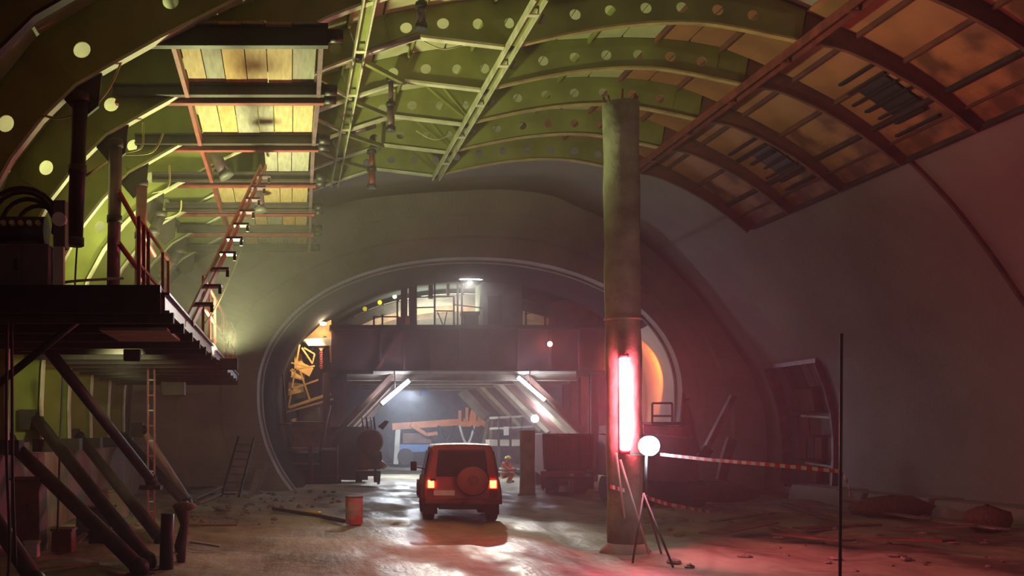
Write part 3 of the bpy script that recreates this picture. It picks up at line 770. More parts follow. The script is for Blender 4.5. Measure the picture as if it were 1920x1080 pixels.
# rubble and loose planks, left
SM = []
for v in range(4):
    a = MB(); a.sphere((0, 0, 0), .1, 6, 4, (R.uniform(.8, 1.5), R.uniform(.8, 1.2), R.uniform(.5, .8)))
    a.v = [(x+R.uniform(-.02, .02), y+R.uniform(-.02, .02), z+R.uniform(-.02, .02)) for x, y, z in a.v]; a.smooth = [False]*len(a.f)
    o = a.build('stone', 'stone'); SM.append(o.data); bpy.data.objects.remove(o)
for i in range(110):
    if i < 75: px, py = R.uniform(200, 520), R.gauss(965, 28)
    else: px, py = R.uniform(480, 640), R.uniform(915, 955)
    py = max(925, min(1070, py)); p = G(px, py); o = bpy.data.objects.new('stone', SM[i % 4]); COL.objects.link(o)
    s_ = R.uniform(.25, .9); o.scale = (s_,)*3; o.location = (p.x, p.y, fz(p.x, p.y)+.03*s_); o.rotation_euler.z = R.uniform(0, 6)
    tag(o, 'loose broken stone lying on the ground at the left wall', 'stone', 'loose stones at the left')
for (a_, b_, lb, w_) in (((365, 945), (415, 928), 'pale plank lying on the rubble at the end wall', .16), ((372, 955), (412, 945), 'short pale plank among the rubble', .12), ((395, 938), (445, 945), 'dark plank lying flat below the leaning ladder', .15)):
    p0, p1 = G(*a_), G(*b_); a = MB(); a.bar(p0+Vector((0, 0, .18)), p1+Vector((0, 0, .3)), w_, .05); tag(a.build('loose_plank', 'wood2' if 'pale' in lb else 'wooddark'), lb, 'plank')
LP = ['timber scrap beside the lattice ladder foot', 'timber scrap under the second slanted prop', 'timber scrap near the dark timber post', 'timber scrap right of the bundle', 'timber scrap beyond the bundle',
      'timber scrap at the foot of the farthest prop', 'timber scrap between the two nearest props', 'timber scrap in the lower left corner', 'timber scrap left of the leaning ladder', 'timber scrap below the third prop']
for i, (px, py) in enumerate(((300, 1000), (225, 985), (300, 1045), (385, 1020), (395, 985), (365, 965), (150, 1010), (120, 1062), (415, 955), (270, 960))):
    p = G(px, py, .16); an = R.uniform(0, 3.1); l = R.uniform(.25, .6); d = Vector((math.cos(an)*l, math.sin(an)*l, R.uniform(0, .08))); a = MB()
    a.bar(p-d, p+d, R.uniform(.08, .16), .035); tag(a.build('timber_scrap', R.choice(['wood1', 'wood2', 'wooddark'])), 'short '+LP[i], 'timber scrap', 'timber scraps at the left')
# leaning ladder and boards on the end wall
t = thing('leaning_ladder', G(430, 935), 'dark wooden ladder leaning on the concrete end wall', 'ladder')
r0 = (G(414, 936), P(447, 820, 36.8)); r1 = (G(447, 936), P(476, 822, 36.8))
for q in (r0, r1):
    a = MB(); a.bar(q[0], q[1], .07, .09); a.build('stringer', 'blacksteel', t)
for i in range(1, 8):
    a = MB(); a.bar(cat(r0[0], r0[1], i/8), cat(r1[0], r1[1], i/8), .04, .04); a.build('rung', 'wooddark', t)
a = MB(); a.bar(G(470, 935), P(485, 880, 36.7), .18, .05, (0, 1, 0)); tag(a.build('leaning_board', 'brown'), 'brown board leaning beside the dark ladder', 'board')
a = MB(); a.bar(G(480, 930), P(500, 870, 36.7), .14, .05, (0, 1, 0)); tag(a.build('leaning_board', 'wooddark'), 'dark board leaning at the foot of the tunnel mouth', 'board')

# red and white marker barrel
p = G(664, 983); t = thing('marker_barrel', p, 'red and grey striped barrel standing on the floor left of the car', 'barrel')
a = MB(); a.tube([p+Vector((0, 0, z)) for z in (0, .02, .3, .33, .36, .6, .64)], [.18, .2, .2, .21, .2, .2, .19], 18)
def patchmat():
    m = mat('barrel_patches', (.62, .12, .08), .6, 0, (.45, .38, .30), 3.2, .1, lo=.46, hi=.54); return m
a.build('drum', patchmat(), t)
a = MB(); a.tube([p+Vector((0, 0, .62)), p+Vector((0, 0, .66))], .205, 18); a.build('rim', 'wooddark', t)
# yellow rag & ground pipe
a = MB(); a.sphere(G(585, 966)+Vector((0, 0, .05)), .16, 8, 5, (1.6, .8, .4)); tag(a.build('yellow_bag', 'helmet'), 'small yellow bag lying left of the barrel', 'bag')
a = MB(); a.tube([G(512, 958)+Vector((0, 0, .06)), G(600, 972)+Vector((0, 0, .06)), G(645, 982)+Vector((0, 0, .06))], .05, 8); tag(a.build('ground_pipe', 'darksteel'), 'dark pipe lying on the floor left of the barrel', 'pipe')

# ------------------------------------------------------------------ concrete column with red tube lamp, tripod, tape
cb = Vector((6.03, 18.1, 0)); ct = Vector((5.94, 18.1, 8.0))
t = thing('concrete_column', cb, 'tall round rough concrete column standing right of centre', 'column')
a = MB(); n = 24
a.tube([cat(cb, ct, u) for u in [i/16 for i in range(17)]], [.31+.012*math.sin(i*2.1) for i in range(17)], 22); o = a.build('shaft', 'column', t)
a = MB(); a.tube([cb+Vector((0, 0, -.1)), cb+Vector((0, 0, .05)), cb+Vector((0, 0, .16))], [.5, .42, .33], 18); a.build('base_heap', 'greyolive', t)
for z in (4.15,):
    a = MB(); c = cat(cb, ct, z/8); a.tube([c+Vector((0, 0, -.02)), c+Vector((0, 0, .02))], .33, 22); a.build('cast_ring', 'column', t)
for i in range(7):
    a = MB(); an = i*.9; a.tube([ct+Vector((.22*math.cos(an), .22*math.sin(an), -.1)), ct+Vector((.3*math.cos(an), .3*math.sin(an), .14+.05*math.sin(i*3)))], .02, 6); a.build('rebar', 'rust', t)

t = thing('red_tube_lamp', P(1170, 848, 17.72), 'glowing red tube lamp fixed upright to the concrete column', 'lamp')
p0, p1 = P(1171, 843, 17.68), P(1169, 672, 17.68)
a = MB(); a.tube([p0+Vector((0, -.04, 0)), p1+Vector((0, -.04, 0))], .088, 12); tubeo = a.build('glowing_tube', emit('red_tube_glow', (1, .09, .15), 255), t); tubeo['label'] = 'glowing red tube'
a = MB(); a.box(p0+Vector((-.06, .08, -.08)), p1+Vector((.06, .13, .1))); a.build('batten', 'redpaint', t)
for q, s_ in ((p0, -1), (p1, 1)):
    a = MB(); a.tube([q+Vector((0, 0, 0)), q+Vector((0, 0, .08*s_))], .09, 12); a.build('end_cap', 'redpaint', t)

lp = P(1218, 836, 16.9)
t = thing('tripod_worklight', (lp.x, lp.y, 0), 'blazing white work light on a thin tripod beside the column', 'work light')
a = MB(); a.sphere(lp, .165, 16, 12, (1, .7, 1)); a.build('glowing_lens', emit('worklight_glow', (.72, .82, 1), 70), t)
a = MB(); a.tube([lp+Vector((0, .08, 0)), lp+Vector((0, .25, 0))], [.17, .1], 14); a.build('housing', 'darksteel', t)
hub = P(1210, 935, 16.9)
a = MB(); a.tube([lp+Vector((-.02, .1, -.16)), hub], .025, 8); a.build('mast', 'grey', t)
a = MB(); a.tube([hub+Vector((0, 0, -.06)), hub+Vector((0, 0, .06))], .05, 10); a.build('hub', 'blacksteel', t)
for g in (G(1186, 1058), G(1262, 1066), G(1240, 1040)):
    a = MB(); a.tube([P(1207, 925, 16.9), g+Vector((0, 0, .02))], .018, 6); a.build('leg', 'grey', t)
a = MB(); a.bar(P(1182, 850, 17.2), P(1222, 852, 17.0), .05, .05); a.build('cross_bar', 'cream', t)
# second bare stand leaning at the column
t = thing('bare_stand', G(1215, 1040), 'bare metal stand legs leaning at the column foot', 'stand')
for a_, b_ in (((1163, 862), (1217, 1042)), ((1155, 850), (1180, 1036))):
    a = MB(); a.tube([P(*a_, 17.5), G(*b_)+Vector((0, 0, .02))], .02, 6); a.build('leg', 'cream', t)
# marker pole
p = Vector((7.1, 13.0, 0)); t = thing('marker_pole', p, 'thin black upright pole standing at the right', 'pole')
a = MB(); a.tube([p+Vector((-.02, 0, -.05)), Vector((7.1, 13, 3.4))], .02, 8); a.build('rod', 'blacksteel', t)
a = MB(); a.tube([p, p+Vector((0, 0, .05))], .12, 12); a.build('foot', 'darksteel', t)
def tape(pts, wd, label, n=40):
    t = thing('barrier_tape', pts[0], label, 'tape'); ps = []
    for i in range(n+1):
        u = i/n*(len(pts)-1); k = min(int(u), len(pts)-2); ps.append(cat(Vector(pts[k]), Vector(pts[k+1]), u-k))
    for i in range(n):
        p_, q_ = ps[i], ps[i+1]; u = Vector((0, 0, wd/2)); a = MB()
        a.plate([p_-u, q_-u, q_+u, p_+u], .004, (0, 1, 0)); a.build('stripe', 'tapewhite' if i % 2 else 'tapered', t)
tape([P(1238, 852, 16.9), P(1330, 862, 15.5), P(1440, 871, 14.2), P(1577, 884, 13.0)], .05, 'red and white tape stretched from work light to thin pole')
tape([P(1144, 912, 17.7), P(1190, 925, 17.9), P(1250, 945, 19.5), P(1330, 960, 23)], .07, 'red and white tape sagging from column to ground', 30)
tape([P(1577, 884, 13.0), P(1590, 905, 13.05), P(1593, 930, 13.1)], .05, 'torn end of tape hanging from the thin pole', 6)

# ------------------------------------------------------------------ debris on the right floor
DP = [((1400, 962), (1500, 972), .3), ((1470, 950), (1560, 985), .25), ((1330, 1010), (1440, 1000), .5), ((1500, 1000), (1640, 990), .35), ((1640, 965), (1730, 985), .3),
      ((1690, 1000), (1830, 1008), .3), ((1420, 985), (1520, 1015), .22), ((1560, 940), (1640, 958), .25), ((1760, 985), (1880, 1015), .25), ((1340, 985), (1450, 968), .2), ((1455, 1010), (1590, 1030), .35), ((1640, 1020), (1780, 1040), .3)]
DL = ['grey board lying near the tripod side of the right-hand debris', 'dark wet board behind the thin pole, tip toward the kerb', 'broad brown board nearest the tripod on the right floor',
      'rusty sheet strip lying just left of and crossing behind the thin pole', 'grey board right of the thin pole close to the kerb', 'long dark board lying low toward the right edge of the floor',
      'narrow brown board slanting left of the thin pole', 'rusty strip just beyond the thin pole near the kerb', 'grey board farthest right on the muddy floor', 'dark board slanting beyond the broad brown board',
      'wide brown board in the foreground left of the thin pole', 'rusty sheet in the foreground right of the thin pole']
for i, (a_, b_, w_) in enumerate(DP):
    p0, p1 = G(*a_), G(*b_); a = MB(); a.bar(p0+Vector((0, 0, .1)), p1+Vector((0, 0, .08+.08*(i % 3))), w_, .035)
    tag(a.build('debris_board', ['wood2', 'wooddark', 'brown', 'rust'][i % 4]), DL[i], 'board', 'debris boards on the right floor')
for (px, py, l, lb) in ((1700, 925, 2.2, 'dark heap lying against the kerb at the right wall'), (1885, 905, 1.0, 'small dark heap on the kerb at the right edge')):
    p = Vector((15.6, 1900*15.6/(px-540), .1)); a = MB(); a.sphere(p+Vector((-.4, 0, .15)), .35, 12, 6, (l/.7, 1, .8)); a.v = [(x+R.uniform(-.06, .06), y, z+R.uniform(-.05, .05)) for x, y, z in a.v]
    tag(a.build('spoil_heap', 'wooddark'), lb, 'heap')
p = G(1588, 942); a = MB(); a.bar(p+Vector((-.1, 0, .05)), p+Vector((.1, 0, .05)), .03, .1); tag(a.build('reflector_strip', emit('red_reflector_glow', (1, .2, .12), .6)), 'tiny glowing red marker strip right of the thin pole', 'marker')  # glow put into the material, the reflector itself is no lamp
for i in range(60):
    px, py = R.uniform(1230, 1900), R.uniform(955, 1070); p = G(px, py); o = bpy.data.objects.new('stone', SM[i % 4]); COL.objects.link(o)
    s_ = R.uniform(.3, 1.0); o.scale = (s_*1.4, s_, s_*.7); o.location = (p.x, p.y, fz(p.x, p.y)+.03*s_); o.rotation_euler.z = R.uniform(0, 6)
    tag(o, 'loose broken stone lying on the muddy floor at the right', 'stone', 'loose stones at the right')

# ------------------------------------------------------------------ the red off-road car
def car():
    loc = Vector((4.12, 24.0, 0)); H = math.radians(5.5)   # heading to the right of +Y
    t = thing('offroad_car', loc, 'red off-road car with covered spare wheel seen from behind, driving into tunnel', 'car')
    rot = Matrix.Rotation(-H, 4, 'Z')
    def lm(mb):   # local -> world
        mb.v = [tuple(loc+rot @ Vector((v[0]*1.07, v[1], v[2]))) for v in mb.v]; return mb
    # half outlines (x,z) for cross sections, 12 points from floor centre to roof centre
    def sec(y, wl, wb, wr, zf, zb, zr):  # lower width, belt width, roof width
        pts = [(0, zf), (wl*.9, zf), (wl, zf+.08), (wl+.015, (zf+zb)/2), (wb, zb-.03), (wb-.02, zb), (cat(wb, wr, .5), cat(zb, zr, .5)), (wr+.03, zr-.09), (wr-.03, zr-.02), (wr*.5, zr), (0, zr+.005)]
        full = [(-x, z) for x, z in pts[::-1]][:-1]+pts[:-1] 
        return [(x, y, z) for x, z in full]
    S_ = [sec(0.02, .80, .80, .60, .50, 1.02, 1.80), sec(.0, .80, .80, .60, .52, 1.02, 1.78), sec(.06, .83, .83, .64, .46, 1.03, 1.85), sec(.6, .84, .84, .65, .44, 1.03, 1.87), sec(1.6, .84, .84, .65, .42, 1.03, 1.86),
          sec(2.2, .84, .84, .62, .42, 1.03, 1.80), sec(2.75, .84, .83, .72, .42, 1.03, 1.12), sec(3.5, .83, .82, .68, .42, 1.0, 1.03), sec(3.85, .80, .78, .6, .44, .92, .95)]
    S_ = S_[1:]
    mb = MB(); n = len(S_[0]); vs = [p for s_ in S_ for p in s_]
    fs = [tuple(range(n))[::-1], tuple((len(S_)-1)*n+i for i in range(n))]
    for i in range(len(S_)-1):
        for k in range(n): fs.append((i*n+k, i*n+(k+1) % n, (i+1)*n+(k+1) % n, (i+1)*n+k))
    mb.add(vs, fs, 0, False); o = lm(mb).build('body', 'jeep', t, .025)
    def quad(name, pts, m, th=.02, par=t, bev=0):
        a = MB(); c = [Vector(p) for p in pts]; nn = (c[1]-c[0]).cross(c[2]-c[0]); a.plate(pts, th, nn); return lm(a).build(name, m, par, bev)
    # rear window recessed with frame; local y=0 is the rear face
    quad('rear_window', [(-.53, .012, 1.12), (.53, .012, 1.12), (.47, .012, 1.68), (-.47, .012, 1.68)], 'glassdark', .03)
    fr = MB()
    W = [(-.55, 1.10), (.55, 1.10), (.49, 1.70), (-.49, 1.70)]
    for i in range(4):
        a_, b_ = W[i], W[(i+1) % 4]; fr.bar((a_[0], -.02, a_[1]), (b_[0], -.02, b_[1]), .03, .03, up=(0, 1, 0))
    lm(fr).build('window_seal', 'black', t)
    for s in (-1, 1):
        for (y0, y1) in ((.25, 1.0), (1.15, 1.85)):
            z0, z1 = 1.1, 1.68; f = lambda z: .82+(.665-.82)*(z-1.03)/.8+.022
            a = MB(); pts = [(s*f(z0), y0, z0), (s*f(z0), y1, z0), (s*f(z1), y1-.05, z1), (s*f(z1), y0+.03, z1)]
            a.plate(pts, .01, (s, 0, .15)); lm(a).build('side_window', 'glassdark', t)
        # tail lamps
        a = MB(); a.box((s*.68-.07, -.03, .82), (s*.68+.07, .02, 1.0)); tl = lm(a).build('tail_lamp', emit('tail_lamp_glow', (1, .07, .02), 22) if s < 0 else bpy.data.materials['tail_lamp_glow'], t, .01)
        a = MB(); a.box((s*.68-.09, -.02, .56), (s*.68+.09, .02, .8)); lm(a).build('lamp_housing', 'redsteel', t)
        # mirrors
        a = MB(); a.bar((s*.80, 2.3, 1.2), (s*(.98 if s < 0 else .9), 2.28, 1.24), .03, .03); arm = lm(a).build('mirror_arm', 'black', t)
        a = MB(); a.box(((-1.08 if s < 0 else .84), 2.22, 1.14), ((-.93 if s < 0 else .93), 2.3, 1.38)); lm(a).build('mirror', 'black', t, .02)
        # flares and mudflaps
        for yc in (.72, 3.1):
            a = MB(); ring = [(s*.84, yc+.47*math.cos(u), .42+.45*math.sin(u)) for u in [PI*k/10 for k in range(11)]]
            for i in range(10): a.bar(ring[i], ring[i+1], .12, .04, up=(0, ring[i][1]-yc, ring[i][2]-.4))
            lm(a).build('wheel_flare', 'redsteel', t)
        a = MB(); a.box((s*.68-.15, .18, .18), (s*.68+.15, .2, .52)); lm(a).build('mudflap', 'black', t)
    # spare wheel with cover, offset to the right of centre
    a = MB(); cx, cz = .22, 1.0
    a.tube([(cx, -.0, cz), (cx, -.05, cz)], .36, 28); lm(a).build('spare_carrier', 'black', t)
    a = MB(); a.tube([(cx, y, cz) for y in (-.04, -.06, -.18, -.235, -.25)], [.30, .365, .37, .345, .31], 32); sp = lm(a).build('spare_tyre', 'black', t)
    a = MB(); a.tube([(cx, y, cz) for y in (-.245, -.262, -.268)], [.335, .325, .1], 32); lm(a).build('spare_cover', 'jeep', sp)
    a = MB(); a.tube([(cx, y, cz) for y in (-.265, -.278)], .13, 24); lm(a).build('cover_badge', 'redsteel', sp)
    # bumper, plate, hitch, handle, wiper
    a = MB(); a.box((-.82, -.14, .44), (.82, .05, .58)); lm(a).build('bumper', 'rust', t, .03)
    a = MB(); a.box((-.62, -.03, .64), (-.16, -.0, .76)); lm(a).build('number_plate', 'reflect', t)
    a = MB(); a.tube([(0, -.1, .42), (0, -.26, .42), (0, -.28, .5)], .025, 8); lm(a).build('tow_hitch', 'blacksteel', t)
    a = MB(); a.box((-.7, -.035, .98), (-.58, -.0, 1.03)); lm(a).build('door_handle', 'black', t)
    a = MB(); a.bar((-.3, -.04, 1.12), (-.05, -.04, 1.42), .02, .02); lm(a).build('wiper', 'black', t)
    a = MB(); a.box((-.5, .1, .3), (.5, 3.5, .46)); lm(a).build('chassis', 'blacksteel', t)
    a = MB(); a.tube([(-.75, .15, .3), (.75, .15, .3)], .05, 8); 
    a = MB(); a.tube([(-.7, .72, .36), (.7, .72, .36)], .07, 10); lm(a).build('axle', 'blacksteel', t)
    a = MB(); a.box((-.66, .03, 1.72), (.66, .3, 1.73)); 
    for s in (-1, 1):
        for yc in (.72, 3.1):
            a = MB(); a.tube([(s*x, yc, .36) for x in (.58, .61, .80, .83)], [.31, .37, .37, .32], 26); wh = lm(a).build('wheel', 'black', t)
            a = MB(); a.tube([(s*x, yc, .36) for x in (.825, .84)], [.2, .17], 16); lm(a).build('rim', 'grey', wh)
    return t
car()

# ------------------------------------------------------------------ gantry (travelling formwork carriage) in the running tunnel
YG = 43.0
t = thing('gantry_carriage', P(877, 905, YG), 'big dark red-brown formwork carriage spanning the inner tunnel', 'gantry')
GT = t
def gb(a_, b_, Y, d, name, m, bev=0):
    a = MB(); p, q = P(*a_, Y), P(*b_, Y); a.box(p, q+Vector((0, d, 0))); return a.build(name, m, GT, bev)
gb((622, 694), (1136, 613), YG, .25, 'main_girder', 'gantry')
gb((618, 617), (1136, 609), YG-.15, .5, 'top_flange', 'darksteel')
gb((700, 701), (1080, 696), YG-.2, .5, 'bottom_flange', 'cream')
for px in (712, 756, 806, 860, 915, 970, 1030, 1085):
    gb((px, 694), (px+4, 617), YG-.12, .12, 'web_stiffener', 'gantry')
a = MB(); a.bar(P(756, 622, YG-.1), P(706, 694, YG-.1), .12, .06, (0, 1, 0)); a.build('diagonal_bar', 'redsteel', GT)
# portal legs and knees, several frames deep
for k in range(4):
    Y = YG+3.0*k; x_ = lambda px: px
    def Q(px, py, Y=Y):
        p = P(px, py, YG); return Vector((p.x+SH*(Y-YG), Y, p.z))
    for (pa, pb) in (((735, 704), (618, 826)), ((985, 704), (1108, 826))):
        a = MB(); a.ibeam(Q(*pa), Q(*pb), .2, .3, .04, (0, 1, 0)); a.build('knee_beam', 'brown', GT)
    for px in (612, 1112):
        a = MB(); a.ibeam(Q(px, 700), Q(px, 903), .3, .35, .04, (0, 1, 0)); a.build('portal_leg', 'gantry', GT)
    a = MB(); a.ibeam(Q(650, 708), Q(1080, 708), .25, .25, .03, (0, 0, 1)); a.build('portal_beam', 'greyolive', GT)
# slatted slopes and soffit
def loft_slats(n0, n1, f0, f1, Yn, Yf, n, m, name, w_=.3):
    for i in range(n):
        u = (i+.5)/n
        a = MB(); Y = cat(Yn, Yf, u)
        p = P(*[cat(n0[j], f0[j], u) for j in (0, 1)], 1); 
        def at(n_, f_):
            pn, pf = P(*n_, Yn), P(*f_, Yf); return cat(pn, pf, u)
        a.bar(at(n0, f0), at(n1, f1), w_, .05, (0, .3, 1)); a.build(name, m[i % len(m)], GT)
loft_slats((990, 706), (1112, 826), (878, 729), (935, 790), 43.6, 53.5, 13, ['brown', 'cream', 'greyolive', 'gantry'], 'slope_slat', .45)
loft_slats((730, 706), (612, 826), (742, 729), (690, 790), 43.6, 53.5, 13, ['brown', 'gantry', 'greyolive'], 'slope_slat', .45)
loft_slats((732, 703), (988, 703), (742, 726), (876, 726), 43.6, 53.5, 12, ['greyolive', 'wood2', 'brown'], 'soffit_slat', .6)
# far portal, pale
for a_, b_ in (((735, 728), (868, 727)), ((866, 727), (918, 776)), ((862, 735), (908, 784))):
    a = MB(); a.bar(P(*a_, 54), P(*b_, 54), .3, .22, (0, 1, 0)); a.build('far_frame', 'cream', GT)
for a_, b_ in (((915, 786), (906, 832)), ((922, 788), (918, 835))):
    a = MB(); a.bar(P(*a_, 53), P(*b_, 53), .14, .12, (0, 1, 0)); a.build('far_leg', 'cable', GT)
# deck and railings on top
gb((622, 613), (1136, 609), YG+.3, 10, 'deck', 'wooddark')
def vpost(px, pya, pyb, Y, w_=.07, m='darksteel'):
    a = MB(); a.bar(P(px, pya, Y), P(px, pyb, Y), w_, w_); a.build('deck_post', m, GT)
for px, pa, pb in ((780, 530, 610), (815, 527, 612), (851, 556, 612), (745, 560, 612), (717, 590, 612), (701, 592, 612), (858, 518, 616), (866, 522, 616), (978, 500, 612), (986, 560, 612), (1022, 575, 612)):
    vpost(px, pa, pb, YG+.1)
for a_, b_ in (((700, 594), (748, 594)), ((780, 557), (851, 556)), ((780, 577), (815, 576)), ((815, 583), (851, 583)), ((851, 571), (908, 578)), ((984, 590), (1022, 578)), ((984, 575), (1022, 590))):
    a = MB(); a.bar(P(*a_, YG+.1), P(*b_, YG+.1), .05, .05); a.build('deck_rail', 'darksteel', GT)
a = MB(); a.bar(P(820, 585, YG+.1), P(832, 612, YG+.1), .04, .04); a.bar(P(838, 585, YG+.1), P(832, 612, YG+.1), .04, .04); a.build('rail_stay', 'darksteel', GT)
# uprights of the formwork around the deck (brown)
for px0, px1, pa, pb, m in ((752, 764, 540, 612, 'gantry'), (767, 780, 533, 612, 'darksteel'), (804, 812, 526, 560, 'darksteel'), (838, 843, 524, 557, 'brown')):
    gb((px0, pb), (px1, pa), YG+.6, .15, 'side_upright', m)
gb((747, 615), (757, 594), YG+.05, .1, 'side_panel', 'redsteel'); gb((760, 614), (769, 592), YG+.05, .1, 'side_panel', 'orange')
# tall cabinet/duct on the deck
c = thing('deck_cabin', P(940, 609, YG-.1), 'tall dark box housing standing on the carriage deck beside the bright lamp', 'cabin')
a = MB(); p = [P(906, 610, YG+.0), P(978, 610, YG+.0), P(978, 497, YG), P(906, 512, YG)]; a.plate(p, 1.8, (0, 1, 0)); a.build('body', 'grey', c)
a = MB(); a.plate([P(903, 513, YG-.1), P(981, 497, YG-.1), P(981, 493, YG-.1), P(903, 508, YG-.1)], 2.0, (0, 1, 0)); a.build('roof', 'darksteel', c)
a = MB(); a.box(P(915, 608, YG-.04), P(940, 555, YG-.0)); a.build('door', 'blacksteel', c)
c = thing('deck_crate', P(880, 612, YG-.05), 'black crate standing on the carriage deck below the bright lamp', 'crate')
a = MB(); a.box(P(870, 612, YG-.05), P(893, 590, YG+.5)); a.build('body', 'black', c, .02)
a = MB(); a.box(P(867, 590, YG-.08), P(895, 587, YG+.55)); a.build('lid', 'black', c)
# dark red boarding at the right of the deck
c = thing('deck_hoarding', P(1080, 612, YG), 'dark red sheet hoarding at the right end of the carriage deck', 'hoarding')
for i in range(6):
    a = MB(); x = 1030+i*18; a.box(P(x, 611, YG+.1), P(x+17, 566+ i*1.5-(5 if i % 2 else 0), YG+.16)); a.build('sheet', 'gantry' if i % 2 else 'rust', c)
# curved inner formwork shell behind the deck (ribs + pale sheets)
c = thing('tunnel_formwork', P(860, 540, 47), 'pale sheeted curved formwork standing behind the carriage deck', 'formwork')
MI = resample(mouth(-.3), 40)
for b in range(4):
    ya, yb = 45.0+2.4*b, 47.4+2.4*b
    for i in range(8, 28):
        a_, b_ = MI[i], MI[i+1]
        mb = MB(); n = Vector((-(b_[1]-a_[1]), 0, b_[0]-a_[0]))
        g = .03
        q = [Vector(T(a_[0], ya+g, a_[1]+0)), Vector(T(b_[0], ya+g, b_[1])), Vector(T(b_[0], yb-g, b_[1])), Vector(T(a_[0], yb-g, a_[1]))]
        dd = (q[1]-q[0]).normalized()*g; q = [q[0]+dd, q[1]-dd, q[2]-dd, q[3]+dd]
        mb.plate(q, .06, n); mb.build('sheet', R.choice(['skinfar', 'skinfar', 'cream']) if 9 < i < 24 else ('ochre' if i < 15 else 'gantry'), c)
for b in range(5):
    y = 45+2.4*b; mb = MB()
    Pn = [(m_[0]+(6.9-m_[0])*.0, m_[1]) for m_ in MI]
    inn = resample(mouth(-.75), 40)
    for i in range(5, 28):
        q = [T(MI[i][0], y, MI[i][1]), T(MI[i+1][0], y, MI[i+1][1]), T(inn[i+1][0], y, inn[i+1][1]), T(inn[i][0], y, inn[i][1])]
        mb.plate(q, .05, (0, 1, 0))
    mb.build('rib', 'brown' if b else 'darksteel', c)
# bright discs for lit holes in the first rib, light painted as colour
for px, py in ((684, 579), (712, 567), (740, 556)):
    a = MB(); p = P(px, py, 44.85); a.tube([p, p+Vector((0, .05, 0))], .1, 14); a.build('lit_port', 'helmet' if px != 740 else 'cream', c)
# ochre brackets at the left, lit by the warm lamp
c = thing('ochre_bracket_frame', P(575, 750, 43.2), 'ochre painted steel brackets and stair bars at the carriage left side', 'bracket frame')
def pl(pts, Y, m, name='plate', th=.08):
    a = MB(); a.plate([P(x, y, Y) for x, y in pts], th, (0, 1, 0)); a.build(name, m, c)
pl([(567, 640), (604, 606), (621, 600), (622, 636), (612, 646), (580, 648)], 43.4, 'ochre')
pl([(570, 636), (621, 632), (621, 648), (578, 648)], 43.2, 'cream')
pl([(592, 648), (612, 648), (602, 657)], 43.3, 'ochre')
pl([(552, 660), (566, 664), (568, 680), (588, 690), (580, 706), (552, 690)], 43.8, 'ochre')
pl([(547, 690), (575, 694), (570, 712), (546, 706)], 43.9, 'ochre')
pl([(541, 716), (568, 720), (570, 734), (540, 742)], 43.9, 'ochre')
pl([(545, 742), (565, 738), (566, 746), (548, 752)], 43.9, 'darksteel')
pl([(545, 786), (556, 784), (562, 796), (553, 802), (546, 800)], 43.6, 'ochre'); pl([(558, 784), (578, 778), (577, 790), (564, 796)], 43.8, 'orange')
for a_, b_, w_ in (((562, 646), (541, 765), .07), ((566, 652), (586, 682), .07), ((563, 696), (582, 753), .08), ((544, 695), (590, 686), .07), ((541, 732), (597, 712), .07), ((542, 764), (620, 738), .12), ((538, 772), (625, 748), .08), ((619, 648), (621, 680), .08), ((546, 680), (575, 688), .06), ((545, 706), (568, 712), .06), ((570, 652), (590, 664), .06), ((590, 664), (586, 680), .06)):
    a = MB(); a.bar(P(*a_, 43.1), P(*b_, 43.1), w_, w_, (0, 1, 0)); a.build('bar', 'ochre', c)
a = MB(); p = P(592, 617, 43.3); a.tube([P(618, 634, 43.35)+Vector((-.2, 0, 0)), P(618, 634, 43.3)+Vector((-.2, -.05, 0))], .09, 12); a.build('bolt_hole', 'darksteel', c)
t2 = thing('red_chain', P(602, 690, 43.1), 'red chain hanging below the ochre bracket', 'chain')
for i in range(9):
    a = MB(); z = P(602, 656+i*4, 43.1); rr = .05
    a.tube([z+Vector((rr*math.cos(u), .02*(i % 2), rr*1.3*math.sin(u))) for u in [2*PI*k/8 for k in range(9)]], .02, 5, False); a.build('link', 'redpaint', t2)
# machinery and scaffolding at the left foot
c = thing('side_scaffold', P(580, 905, 42.2), 'dark scaffold and walkway with machinery at the left foot of the carriage', 'scaffold')
def sb(a_, b_, Y, d, m, name):
    a = MB(); a.box(P(*a_, Y), P(*b_, Y)+Vector((0, d, 0))); a.build(name, m, c, .02)
sb((545, 845), (632, 840), 42, 1.0, 'brown', 'walkway')
sb((548, 838), (612, 790), 42.6, 1.0, 'brown', 'tank')
sb((560, 800), (600, 765), 43.4, .8, 'grey', 'engine_box')
sb((520, 905), (640, 893), 42, 1.2, 'blacksteel', 'base_beam')
sb((600, 900), (690, 846), 42.8, 1.5, 'blacksteel', 'counterweight')
sb((612, 846), (700, 800), 43.4, 1.0, 'darksteel', 'gear_box')
sb((545, 892), (598, 850), 43, 1.0, 'darksteel', 'tool_box')
for px in (517, 580, 584, 632):
    a = MB(); a.tube([P(px, 905, 41.9), P(px, 790 if px < 520 else 835, 41.9)], .05, 8); a.build('standard', 'rust', c)
for a_, b_ in (((517, 795), (545, 795)), ((517, 846), (632, 842)), ((620, 760), (600, 845)), ((530, 700), (538, 790)), ((600, 870), (520, 870))):
    a = MB(); a.tube([P(*a_, 41.9), P(*b_, 41.9)], .04, 8); a.build('ledger', 'brown', c)
a = MB(); a.tube([P(520, 900, 42.2), P(512, 870, 42.2), P(506, 840, 42.2)], .1, 8); a.build('hose', 'blue', c)
